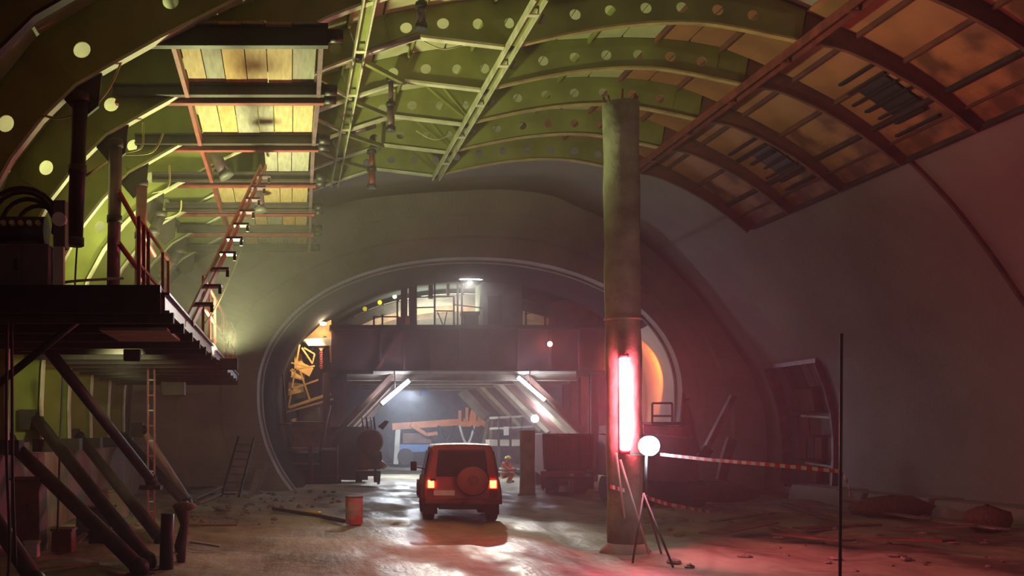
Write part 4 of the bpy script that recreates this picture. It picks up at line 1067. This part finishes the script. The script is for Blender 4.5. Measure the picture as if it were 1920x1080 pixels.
# hanging mixer-like machine right of it
c = thing('drum_machine', P(695, 900, 40.5), 'brown rounded pump machine with hoses left of the car', 'machine')
Yd = 40.5
a = MB(); p = P(693, 828, Yd); a.tube([p+Vector((0, u, 0)) for u in (-.5, -.4, .5, .6)], [.42, .52, .52, .42], 20); a.build('drum', 'brown', c)
a = MB(); a.box(P(672, 880, Yd-.3), P(712, 845, Yd+.6)); a.build('body', 'brown', c, .05)
a = MB(); a.box(P(698, 878, Yd-.4), P(716, 852, Yd-.3)); a.build('panel', 'grey', c)
a = MB(); a.box(P(668, 893, Yd-.3), P(710, 882, Yd+.6)); a.build('chassis', 'rust', c)
a = MB(); a.tube([P(714, 866, Yd-.5), P(722, 876, Yd-.6)], [.09, .12], 10); a.build('nozzle', 'ochre', c)
for px in (672, 706):
    a = MB(); q = P(px, 897, Yd); a.tube([q+Vector((-.12, -.2, .05)), q+Vector((.12, -.2, .05))], .2, 14); a.build('wheel', 'black', c)
a = MB(); a.bar(P(703, 880, Yd-.5), P(710, 908, Yd-.5), .1, .05, (0, 1, 0)); a.build('prop_leg', 'darksteel', c)
for i, px in enumerate((682, 690, 698, 704)):
    a = MB(); a.tube([P(px, 812, Yd), P(px-3, 782, Yd)], .035, 6); a.build('hose', 'cream' if i % 2 == 0 else 'black', c)
a = MB(); a.plate([P(708, 800, Yd), P(722, 788, Yd), P(730, 790, Yd), P(718, 806, Yd)], .05, (0, 1, 0)); a.build('flap', 'brown', c)

# tubes & lamps on the carriage
def tubelamp(a_, b_, Y, r, s_, col, label):
    p, q = P(*a_, Y), P(*b_, Y); c = thing('tube_lamp', p, label, 'lamp', 'white tube lamps on the carriage')
    a = MB(); a.tube([p, q], r, 10); a.build('glowing_tube', emit('tube_glow', col, s_), c)
    a = MB(); a.bar(p+Vector((0, .12, .04)), q+Vector((0, .12, .04)), .12, .05, (0, 1, 0)); a.build('batten', 'white', c)
    a = MB(); m_ = (p+q)/2; a.tube([m_+Vector((0, .12, .05)), m_+Vector((0, .3, .9))], .02, 6); a.build('hanger', 'darksteel', c)
    d = (q-p).normalized()
    for e, s2 in ((p, -1), (q, 1)):
        a = MB(); a.tube([e, e+d*.07*s2], r*1.2, 10); a.build('end_cap', 'white', c)
tubelamp((716, 757), (767, 714), 42.5, .07, 110, (.75, .8, 1), 'white tube lamp on the left slope of the carriage')
tubelamp((971, 707), (1021, 750), 42.5, .07, 110, (.75, .8, 1), 'white tube lamp on the right slope of the carriage')
tubelamp((866, 510), (903, 510), 42.4, .11, 160, (.85, .92, 1), 'bright white tube lamp at the top of the carriage, upper of two')
lightobj('deck_top_flood', 'SPOT', P(880, 526, 42.1), 7000, (1, .95, .84), .12, (2.3, 13.8, 0), 25, .6, GT)
tubelamp((862, 519), (903, 519), 42.4, .12, 160, (.85, .92, 1), 'bright white tube lamp at the top of the carriage, lower of two')
def ball(px, py, Y, r, s_, col, label, sc=(1, 1, 1)):
    p = P(px, py, Y); c = thing('bulb_lamp', p, label, 'lamp')
    a = MB(); a.sphere(p, r, 12, 8, sc); a.build('glowing_bulb', emit('bulb_glow', col, s_), c)
    a = MB(); a.tube([p+Vector((0, r*.8, 0)), p+Vector((0, r*.8+.15, 0))], r*.8, 10); a.build('holder', 'darksteel', c)
ball(1003, 785, 46, .17, 260, (.9, .95, 1), 'round white flood lamp above the truck in the inner tunnel')
ball(1031, 645, 42.7, .11, 30, (1, .25, .15), 'small red signal lamp on the carriage girder')
ball(606, 607, 42.9, .1, 260, (1, .72, .42), 'small warm lamp at the upper left corner of the carriage', (1.3, .8, .7))
ball(512, 800, 41.7, .06, 30, (.8, .9, 1), 'small white lamp low at the left wall of the tunnel mouth')
lightobj('bracket_flood', 'SPOT', P(604, 612, 42.5), 700, (1, .70, .36), .08, P(560, 712, 43.6), 75, .6, GT)
lightobj('soffit_fill', 'AREA', P(760, 735, 49), 700, (.86, .93, 1), target=P(760, 735, 49)+Vector((-.5, -1.5, -5)), rect=(1.5, .3), parent=GT)  # unseen fill added to brighten the ground under the soffit
lightobj('far_fill', 'SPOT', P(770, 738, 55), 2600, (.75, .86, 1), .2, P(800, 800, 66), 110, .8, GT)  # unseen spot added to brighten the rig and rock face
# unseen area light, no fixture, brightens the sheets behind the deck
lightobj('deck_fill', 'AREA', P(820, 606, 44.2), 900, (.92, 1, .72), target=P(800, 520, 48), rect=(2.5, .3), parent=GT)
# blue box hanging
c = thing('blue_box', P(795, 736, 50), 'small blue box hanging under the carriage soffit', 'box')
a = MB(); a.box(P(789, 742, 50), P(803, 731, 50.3)); a.build('body', 'blue', c, .02)
a = MB(); a.tube([P(796, 731, 50.1), P(796, 722, 50.1)], .03, 6); a.build('hanger', 'darksteel', c)
# pale walkway with rails at right of the inner portal
c = thing('pale_walkway', P(960, 830, 49), 'pale steel walkway with pipe rails right of the inner portal', 'walkway')
a = MB(); a.box(P(918, 836, 49), P(1040, 824, 50)); a.build('deck', 'cream', c)
for py in (781, 801):
    a = MB(); a.tube([P(918, py+3, 49), P(1040, py-4, 49)], .06, 8); a.build('rail', 'cream', c)
for px in (935, 957, 978, 1000, 1030):
    a = MB(); a.tube([P(px, 838, 49), P(px, 780, 49)], .06, 8); a.build('post', 'darksteel', c)
for px in (935, 1030):
    a = MB(); a.bar(P(px, 902, 49)-Vector((0, 0, .05)), P(px, 836, 49), .12, .12); a.build('leg', 'darksteel', c)
a = MB(); a.box(P(945, 816, 48.9), P(953, 800, 49)); a.build('sign_plate', 'white', c)

# ------------------------------------------------------------------ orange drill rig far in the tunnel
c = thing('drill_rig', P(800, 860, 62), 'orange drilling rig with long boom and basket at the far rock face', 'drill rig')
Yr = 62
a = MB(); a.bar(P(735, 800, Yr), P(905, 788, Yr), .35, .4); a.build('boom', 'orange', c)
a = MB(); a.bar(P(770, 796, Yr-.3), P(800, 815, Yr-.3), .2, .2); a.bar(P(820, 812, Yr-.3), P(800, 815, Yr-.3), .2, .2); a.build('boom_stay', 'orange', c)
for px in (862, 875, 890, 904):
    a = MB(); a.bar(P(px, 794, Yr-.4), P(px, 764 if px > 870 else 770, Yr-.4), .16, .16); a.build('basket_post', 'orange', c)
a = MB(); a.box(P(860, 800, Yr-.5), P(906, 790, Yr+1)); a.build('basket_floor', 'orange', c)
a = MB(); a.plate([P(878, 790, Yr-.3), P(905, 788, Yr-.3), P(903, 764, Yr-.3), P(886, 760, Yr-.3)], .1, (0, 1, 0)); a.build('basket_panel', 'orange', c)
a = MB(); a.box(P(745, 848, Yr), P(835, 832, Yr+3)); a.build('chassis', 'blue', c, .05)
a = MB(); a.box(P(755, 832, Yr+.2), P(800, 812, Yr+2.5)); a.build('engine_cover', 'brown', c, .05)
a = MB(); a.bar(P(742, 870, Yr), P(746, 800, Yr), .3, .3); a.build('mast', 'cream', c)
for px in (760, 822):
    a = MB(); p = P(px, 856, Yr-.1); a.tube([p+Vector((0, -.15, 0)), p+Vector((0, .3, 0))], .5, 16); a.build('wheel', 'black', c)
for (xa, xb, dy) in ((822, 850, 28), (862, 890, 34), (885, 903, 18)):
    a = MB(); a.tube([P(xa+(xb-xa)*k/10, 798+dy*math.sin(PI*k/10), Yr-.5) for k in range(11)], .08, 6, True); a.build('hose', 'black' if xb != 890 else 'cream', c)

# ------------------------------------------------------------------ crouching worker
def worker():
    base = P(952, 905, 43); base.z = .0; Y = 42.6
    base.y = Y
    bx, by = base.x, Y
    t = thing('person', base, 'crouching worker in yellow helmet and orange reflective clothing beside the truck', 'person')
    def J(px, py, dy=0): 
        p = P(px, py, Y); p.y = Y+dy; return p
    def skinned(name, verts, edges, rad, m, parent):
        me = bpy.data.meshes.new(name); me.from_pydata([tuple(v-ORG[t.name]) for v in verts], edges, []); me.materials.append(M[m])
        o = bpy.data.objects.new(name, me); COL.objects.link(o); o.parent = parent
        sk = o.modifiers.new('skin', 'SKIN'); sk.use_smooth_shade = True
        for i, r in enumerate(rad):
            d = me.skin_vertices[0].data[i]; d.radius = (r, r) if not isinstance(r, tuple) else r; d.use_root = (i == 0)
        ss = o.modifiers.new('sub', 'SUBSURF'); ss.levels = 1; ss.render_levels = 2; ORG[o.name] = ORG[t.name]
        return o
    pel = J(943, 890); ch = J(947, 876); nk = J(951, 868); 
    v = [pel, ch, nk, J(950, 866.5), 
         J(942, 871, -.12), J(950, 881, -.24), J(963, 880, -.28),           # left arm (near)
         J(955, 871, .12), J(960, 880, .18), J(968, 879, .1),            # far arm
         J(943, 891, -.1), J(962, 888, -.2), J(950, 902, -.15),                 # near leg
         J(944, 891, .1), J(964, 887, .12), J(956, 902, .12)]
    e = [(0, 1), (1, 2), (2, 3), (2, 4), (4, 5), (5, 6), (2, 7), (7, 8), (8, 9), (0, 10), (10, 11), (11, 12), (0, 13), (13, 14), (14, 15)]
    r = [.19, .20, .12, .06, .095, .075, .05, .095, .075, .05, .135, .105, .065, .135, .105, .065]
    skinned('body', v, e, r, 'hivis', t)
    a = MB(); a.sphere(J(952.5, 861.5, -.02), .1, 14, 10, (.85, 1, 1.2)); hd = a.build('head', 'skin', t)
    a = MB(); a.sphere(J(954.5, 862, -.115), .02, 8, 6, (.7, 1, 1.3)); a.build('nose', 'skin', hd)
    for dx in (-1.2, 2.2):
        a = MB(); a.sphere(J(953.8+dx, 860.8, -.105), .011, 6, 5); a.build('eye', 'black', hd)
    a = MB(); a.box(J(953, 864.6, -.1), J(956, 864.1, -.09)); a.build('mouth', 'redsteel', hd)
    for dx in (-4, 4):
        a = MB(); a.sphere(J(952.5+dx, 862, 0), .025, 6, 5, (.5, 1, 1.4)); a.build('ear', 'skin', hd)
    a = MB(); c_ = J(952.3, 859.5, .0); n = 16; rows = []
    for j in range(6):
        th = PI/2*j/5; rows.append((.135*math.cos(th), .13*math.sin(th)))
    a.tube([c_+Vector((0, 0, z-.01)) for _, z in rows], [max(.01, r_) for r_, _ in rows], n); a.tube([c_+Vector((0, -.02, -.015)), c_+Vector((0, -.02, 0))], .16, n)
    a.build('helmet', 'helmet', t)
    a = MB(); q = J(946, 879); a.tube([q+Vector((0, 0, -.04)), q+Vector((0, 0, .04))], .225, 18); a.build('reflective_band', 'reflect', t)
    a = MB(); q = J(944.5, 885); a.tube([q+Vector((0, 0, -.03)), q+Vector((0, 0, .03))], .225, 18); a.build('reflective_band', 'reflect', t)
    for (wx_, wy_, dy) in ((964, 880, -.28), (969, 879, .1)):
        w_ = J(wx_, wy_, dy); vs = [w_, w_+Vector((.07, 0, 0))]; es = [(0, 1)]; rr = [.03, .035]
        for f in range(4):
            b_ = len(vs); oy = (f-1.5)*.022; vs += [w_+Vector((.1, oy, 0)), w_+Vector((.135+.01*(1.5-abs(f-1.5)), oy, -.02)), w_+Vector((.14, oy, -.055))]
            es += [(1, b_), (b_, b_+1), (b_+1, b_+2)]; rr += [.0095, .009, .008]
        b_ = len(vs); vs += [w_+Vector((.05, -.045, 0)), w_+Vector((.09, -.055, -.02))]; es += [(0, b_), (b_, b_+1)]; rr += [.012, .01]
        skinned('hand', vs, es, rr, 'white', t)
    for (px, dy) in ((951, -.15), (957, .12)):
        q = J(px, 903.3, dy); a = MB(); a.sphere(Vector((q.x+.05, q.y, .07)), .1, 10, 6, (1.45, .6, .7)); a.build('boot', 'white' if dy < 0 else 'black', t)
worker()
# grey tool the worker handles
c = thing('cutting_tool', P(972, 888, 42.3), 'grey power tool held by the crouching worker', 'tool')
a = MB(); a.tube([P(966, 884, 42.3), P(976, 890, 42.3)], .07, 10); a.build('motor', 'grey', c)
a = MB(); a.tube([P(969, 883, 42.3), P(969, 879, 42.3)], .025, 8); a.build('grip', 'black', c)

# ------------------------------------------------------------------ dump truck seen from behind
c = thing('dump_truck', (8.4, 33.2, 0), 'maroon dump truck standing right of the car inside the tunnel mouth', 'truck')
def D(name, a_, b_, m, bev=.02, par=None):
    a = MB(); a.box(a_, b_); return a.build(name, m, par or c, bev)
Yt = 34.5
pL, pR = P(978, 0, Yt).x, P(1094, 0, Yt).x
zt = P(0, 813, Yt).z; zb = P(0, 880, Yt).z
a = MB(); a.hexa([(pL+.5, Yt, zb), (pR, Yt, zb), (pR, Yt+5.5, zb), (pL+.5, Yt+5.5, zb), (pL+.45, Yt-.1, zt), (pR+.05, Yt-.1, zt), (pR+.05, Yt+5.6, zt), (pL+.45, Yt+5.6, zt)]); a.build('tipper_body', 'truck', c, .02)
for i in range(5):
    x = cat(pL+.55, pR-.05, i/4); D('tailgate_rib', (x-.04, Yt-.14, zb), (x+.04, Yt-.02, zt-.05), 'truck')
D('tailgate_top_rail', (pL+.45, Yt-.16, zt-.1), (pR, Yt-.04, zt), 'gantry')
D('chassis', (pL+.6, Yt+.1, .55), (pR-.2, Yt+8.5, zb), 'blacksteel')
D('rear_underrun', (pL+.4, Yt-.05, .62), (pR, Yt+.1, .82), 'rust')
a = MB(); a.tube([P(988, 935, 32.4)+Vector((0, 1.6, 0)), P(986, 812, 32.4)+Vector((0, 1.6, .15))], .0, 4)
t9 = MB(); pq = Vector((pL+.1, Yt-.4, 0)); t9.tube([pq+Vector((0, 0, z)) for z in (0, .1, .9, 1.5, 2.2)], [.33, .27, .24, .25, .26], 16)
tag(t9.build('concrete_post', 'greyolive'), 'short dusty olive concrete post beside the truck tail', 'post')
for i, (x, y) in enumerate(((pL+.85, Yt+1.2), (pR-.3, Yt+1.2), (pL+.85, Yt+2.5), (pR-.3, Yt+2.5), (pR-.3, Yt+7.2), (pL+.85, Yt+7.2))):
    a = MB(); a.tube([(x-.24, y, .5), (x-.2, y, .5), (x+.2, y, .5), (x+.24, y, .5)], [.42, .5, .5, .42], 20); wv = a.build('wheel', 'black', c)
    a = MB(); a.tube([(x-.25, y, .5), (x+.25, y, .5)], .2, 12); a.build('hub', 'rust', wv)
D('cab', (pL+.5, Yt+6, .9), (pR, Yt+8.2, 2.05), 'truck', .06)
for x in (pL+.65, pR-.1):
    D('mudflap', (x-.2, Yt+.45, .2), (x+.2, Yt+.48, .8), 'black', 0)
D('tail_reflector', (pL+1.35, Yt-.08, .66), (pL+1.5, Yt-.05, .74), 'reflect', 0); D('tail_reflector', (pR-.25, Yt-.08, .66), (pR-.1, Yt-.05, .74), 'reflect', 0)

c.rotation_euler.z = -math.radians(10.5)
# ------------------------------------------------------------------ red tracked machine right of the column
c = thing('tracked_machine', (11.3, 28, 0), 'red tracked work machine with small railing parked right of the column', 'machine')
Ym = 28.5
def mp(px, py): return P(px, py, Ym)
a = MB(); q = [mp(1196, 900), mp(1312, 905), mp(1306, 845), mp(1290, 815), mp(1205, 800)]; a.plate(q, 4.0, (0, 1, 0)); a.build('body', 'truck', c, .05)
a = MB(); a.plate([mp(1196, 815)+Vector((0, -.4, 0)), mp(1290, 822)+Vector((0, -.4, 0)), mp(1285, 800)+Vector((0, -.4, 0)), mp(1196, 796)+Vector((0, -.4, 0))], 4.0, (0, 1, 0)); a.build('engine_deck', 'redsteel', c, .04)
a = MB(); a.box(mp(1222, 797)+Vector((0, 0, 0)), mp(1286, 791)+Vector((0, 1.5, 0))); a.build('step_plate', 'darksteel', c)
for px in (1223, 1260):
    a = MB(); a.tube([mp(px, 794), mp(px, 756)], .03, 8); a.build('rail_post', 'darksteel', c)
for py in (756, 780):
    a = MB(); a.tube([mp(1223, py), mp(1260, py)], .03, 8); a.build('rail', 'darksteel', c)
for px in (1279,):
    a = MB(); a.tube([mp(px, 794), mp(px+2, 750)], .025, 8); a.tube([mp(px, 750), mp(1292, 748)], .025, 8); a.build('rail_post', 'rust', c)
for x0_, x1_ in ((1196, 1222), (1290, 1318)):
    p, q = mp(x0_, 0).x, mp(x1_, 0).x
    a = MB(); r_ = .38; ys_ = Ym-.3, Ym+3.6; prof = []
    for k in range(9):
        u = PI/2+PI*k/8; prof.append((ys_[0]+r_+r_*math.cos(u), r_+r_*math.sin(u)))
    for k in range(9):
        u = -PI/2+PI*k/8; prof.append((ys_[1]-r_+r_*math.cos(u), r_+r_*math.sin(u)))
    a.plate([(p, y, z+.02) for y, z in prof], q-p, (1, 0, 0)); a.build('track', 'black', c)
# cone-shaped upright (folded chute) on the machine and leaning boom
a = MB(); a.tube([mp(1305, 850)+Vector((0, .5, 0)), mp(1300, 790)+Vector((0, .5, 0)), mp(1294, 733)+Vector((0, .5, 0))], [.32, .2, .02], 12); a.build('folded_chute', 'gantry', c)
a = MB(); a.bar(P(1322, 845, 30), P(1375, 742, 30), .16, .2, (0, 1, 0)); a.build('boom', 'purple', c)
a = MB(); a.bar(P(1312, 860, 30), P(1326, 840, 30), .3, .3, (0, 1, 0)); a.build('boom_foot', 'darksteel', c)
a = MB(); a.sphere(Vector((13.6, 32.5, .1)), .7, 16, 8, (2.2, 1.5, .6)); a.v = [(x+R.uniform(-.08, .08), y, z+R.uniform(-.08, .08)) for x, y, z in a.v]
tag(a.build('spoil_heap', 'wooddark'), 'dark spoil heap between red machine and wall recess', 'heap')
a = MB(); a.bar(P(1360, 860, 33.5), P(1372, 822, 33.5), .3, .2, (0, 1, 0)); a.bar(P(1352, 900, 33.5), P(1362, 855, 33.5), .3, .2, (0, 1, 0)); tag(a.build('leaning_strut', 'rust'), 'rusty strut leaning near the heap beyond the red machine', 'strut')
# sodium lamp behind the column lighting the right tunnel wall
sp = P(1172, 690, 39.6); c = thing('sodium_lamp', sp, 'orange sodium flood lamp hidden behind the column at the carriage side', 'lamp')
a = MB(); a.tube([sp, sp+Vector((.12, 0, 0))], [.12, .16], 12); a.build('housing', 'darksteel', c)
a = MB(); a.tube([sp+Vector((.13, 0, 0)), sp+Vector((.15, 0, 0))], .13, 12); a.build('glowing_lens', emit('sodium_glow', (1, .42, .08), 30), c)
lightobj('sodium_beam', 'SPOT', sp+Vector((.2, 0, 0)), 1300, (1, .17, .012), .1, sp+Vector((2.9, 3.6, -.2)), 92, .6, c)

# green-yellow flood light on the platform
gp = Vector((-1.18, 20.2, 3.5)); c = thing('green_flood_lamp', gp, 'small black flood lamp on the platform edge aimed up at the ribs', 'lamp')
a = MB(); a.box(gp+Vector((-.18, -.06, -.12)), gp+Vector((.18, .08, .12))); a.build('housing', 'blacksteel', c, .02)
a = MB(); a.bar(gp+Vector((-.3, 0, .1)), gp+Vector((0, 0, -.05)), .04, .04); a.build('stand', 'blacksteel', c)
lightobj('green_flood', 'SPOT', gp+Vector((0, .05, .2)), 2900, (.95, 1, .45), .28, gp+Vector((.4, .2, 5)), 146, .35, c)
gp = Vector((-2.7, 19.4, 4.12)); c = thing('green_flood_lamp', gp, 'added second flood lamp standing on the platform deck behind the guard rail', 'lamp')  # extra lamp added to brighten the left ribs
a = MB(); a.box(gp+Vector((-.16, -.06, -.1)), gp+Vector((.16, .08, .1))); a.build('housing', 'blacksteel', c, .02)
a = MB(); a.tube([gp+Vector((0, 0, -.23)), gp+Vector((0, 0, -.1))], .03, 8); a.build('stand', 'blacksteel', c)
lightobj('green_fill_side', 'SPOT', gp+Vector((-.05, .12, .12)), 600, (.93, 1, .42), .15, gp+Vector((-2.2, 5.0, 2.2)), 85, .8, c)
gp = Vector((-2.6, 16.9, 3.42)); c = thing('green_flood_lamp', gp, 'added third flood lamp fixed under the platform, lighting the rib feet', 'lamp')  # extra lamp added to brighten the rib feet
a = MB(); a.box(gp+Vector((-.14, -.06, -.1)), gp+Vector((.14, .08, .1))); a.build('housing', 'blacksteel', c, .02)
lightobj('green_fill_low', 'SPOT', gp+Vector((-.05, .12, -.02)), 260, (.93, 1, .45), .15, (-5.0, 22.5, 2.3), 80, .8, c)
# fill lamp added far behind the camera, out of view
gp = Vector((10, -8, 4.5)); c = thing('added_fill_lamp', gp, 'dim added fill lamp out of view behind the photographer', 'lamp')
a = MB(); a.sphere(gp, .2, 10, 6); a.build('bulb', 'white', c)
lightobj('rear_fill', 'POINT', gp-Vector((0, 0, .4)), 260, (1, .80, .70), .3, None, None, .5, c)
lightobj('rear_fill_spot', 'SPOT', gp+Vector((0, .3, 0)), 1700, (1, .84, .74), .3, (2.5, 37, 7.5), 34, 1.0, c)  # added spot, brightens the end wall from out of view

# haze: thin dust hanging in the air of chamber and tunnel
def haze(name, lo, hi, dens, col, label):
    a = MB(); a.box(lo, hi); m = bpy.data.materials.new(name); m.use_nodes = True; nt = m.node_tree
    nt.nodes.remove(nt.nodes['Principled BSDF']); v = nt.nodes.new('ShaderNodeVolumeScatter'); v.inputs['Density'].default_value = dens
    v.inputs['Color'].default_value = (*col, 1); v.inputs['Anisotropy'].default_value = .2
    nt.links.new(v.outputs[0], nt.nodes['Material Output'].inputs['Volume'])
    o = a.build('dust_haze', m); tag(o, label, 'haze'); o['kind'] = 'stuff'; return o
haze('dust', (-9, 8, -.6), (26, 41, 12.5), .0085, (.9, .86, .88), 'thin grey dust haze filling the chamber air')
haze('tunnel_dust', (-3, 41.1, -.6), (26, 79, 12.5), .010, (.82, .88, 1), 'denser bluish dust haze hanging in the inner tunnel')
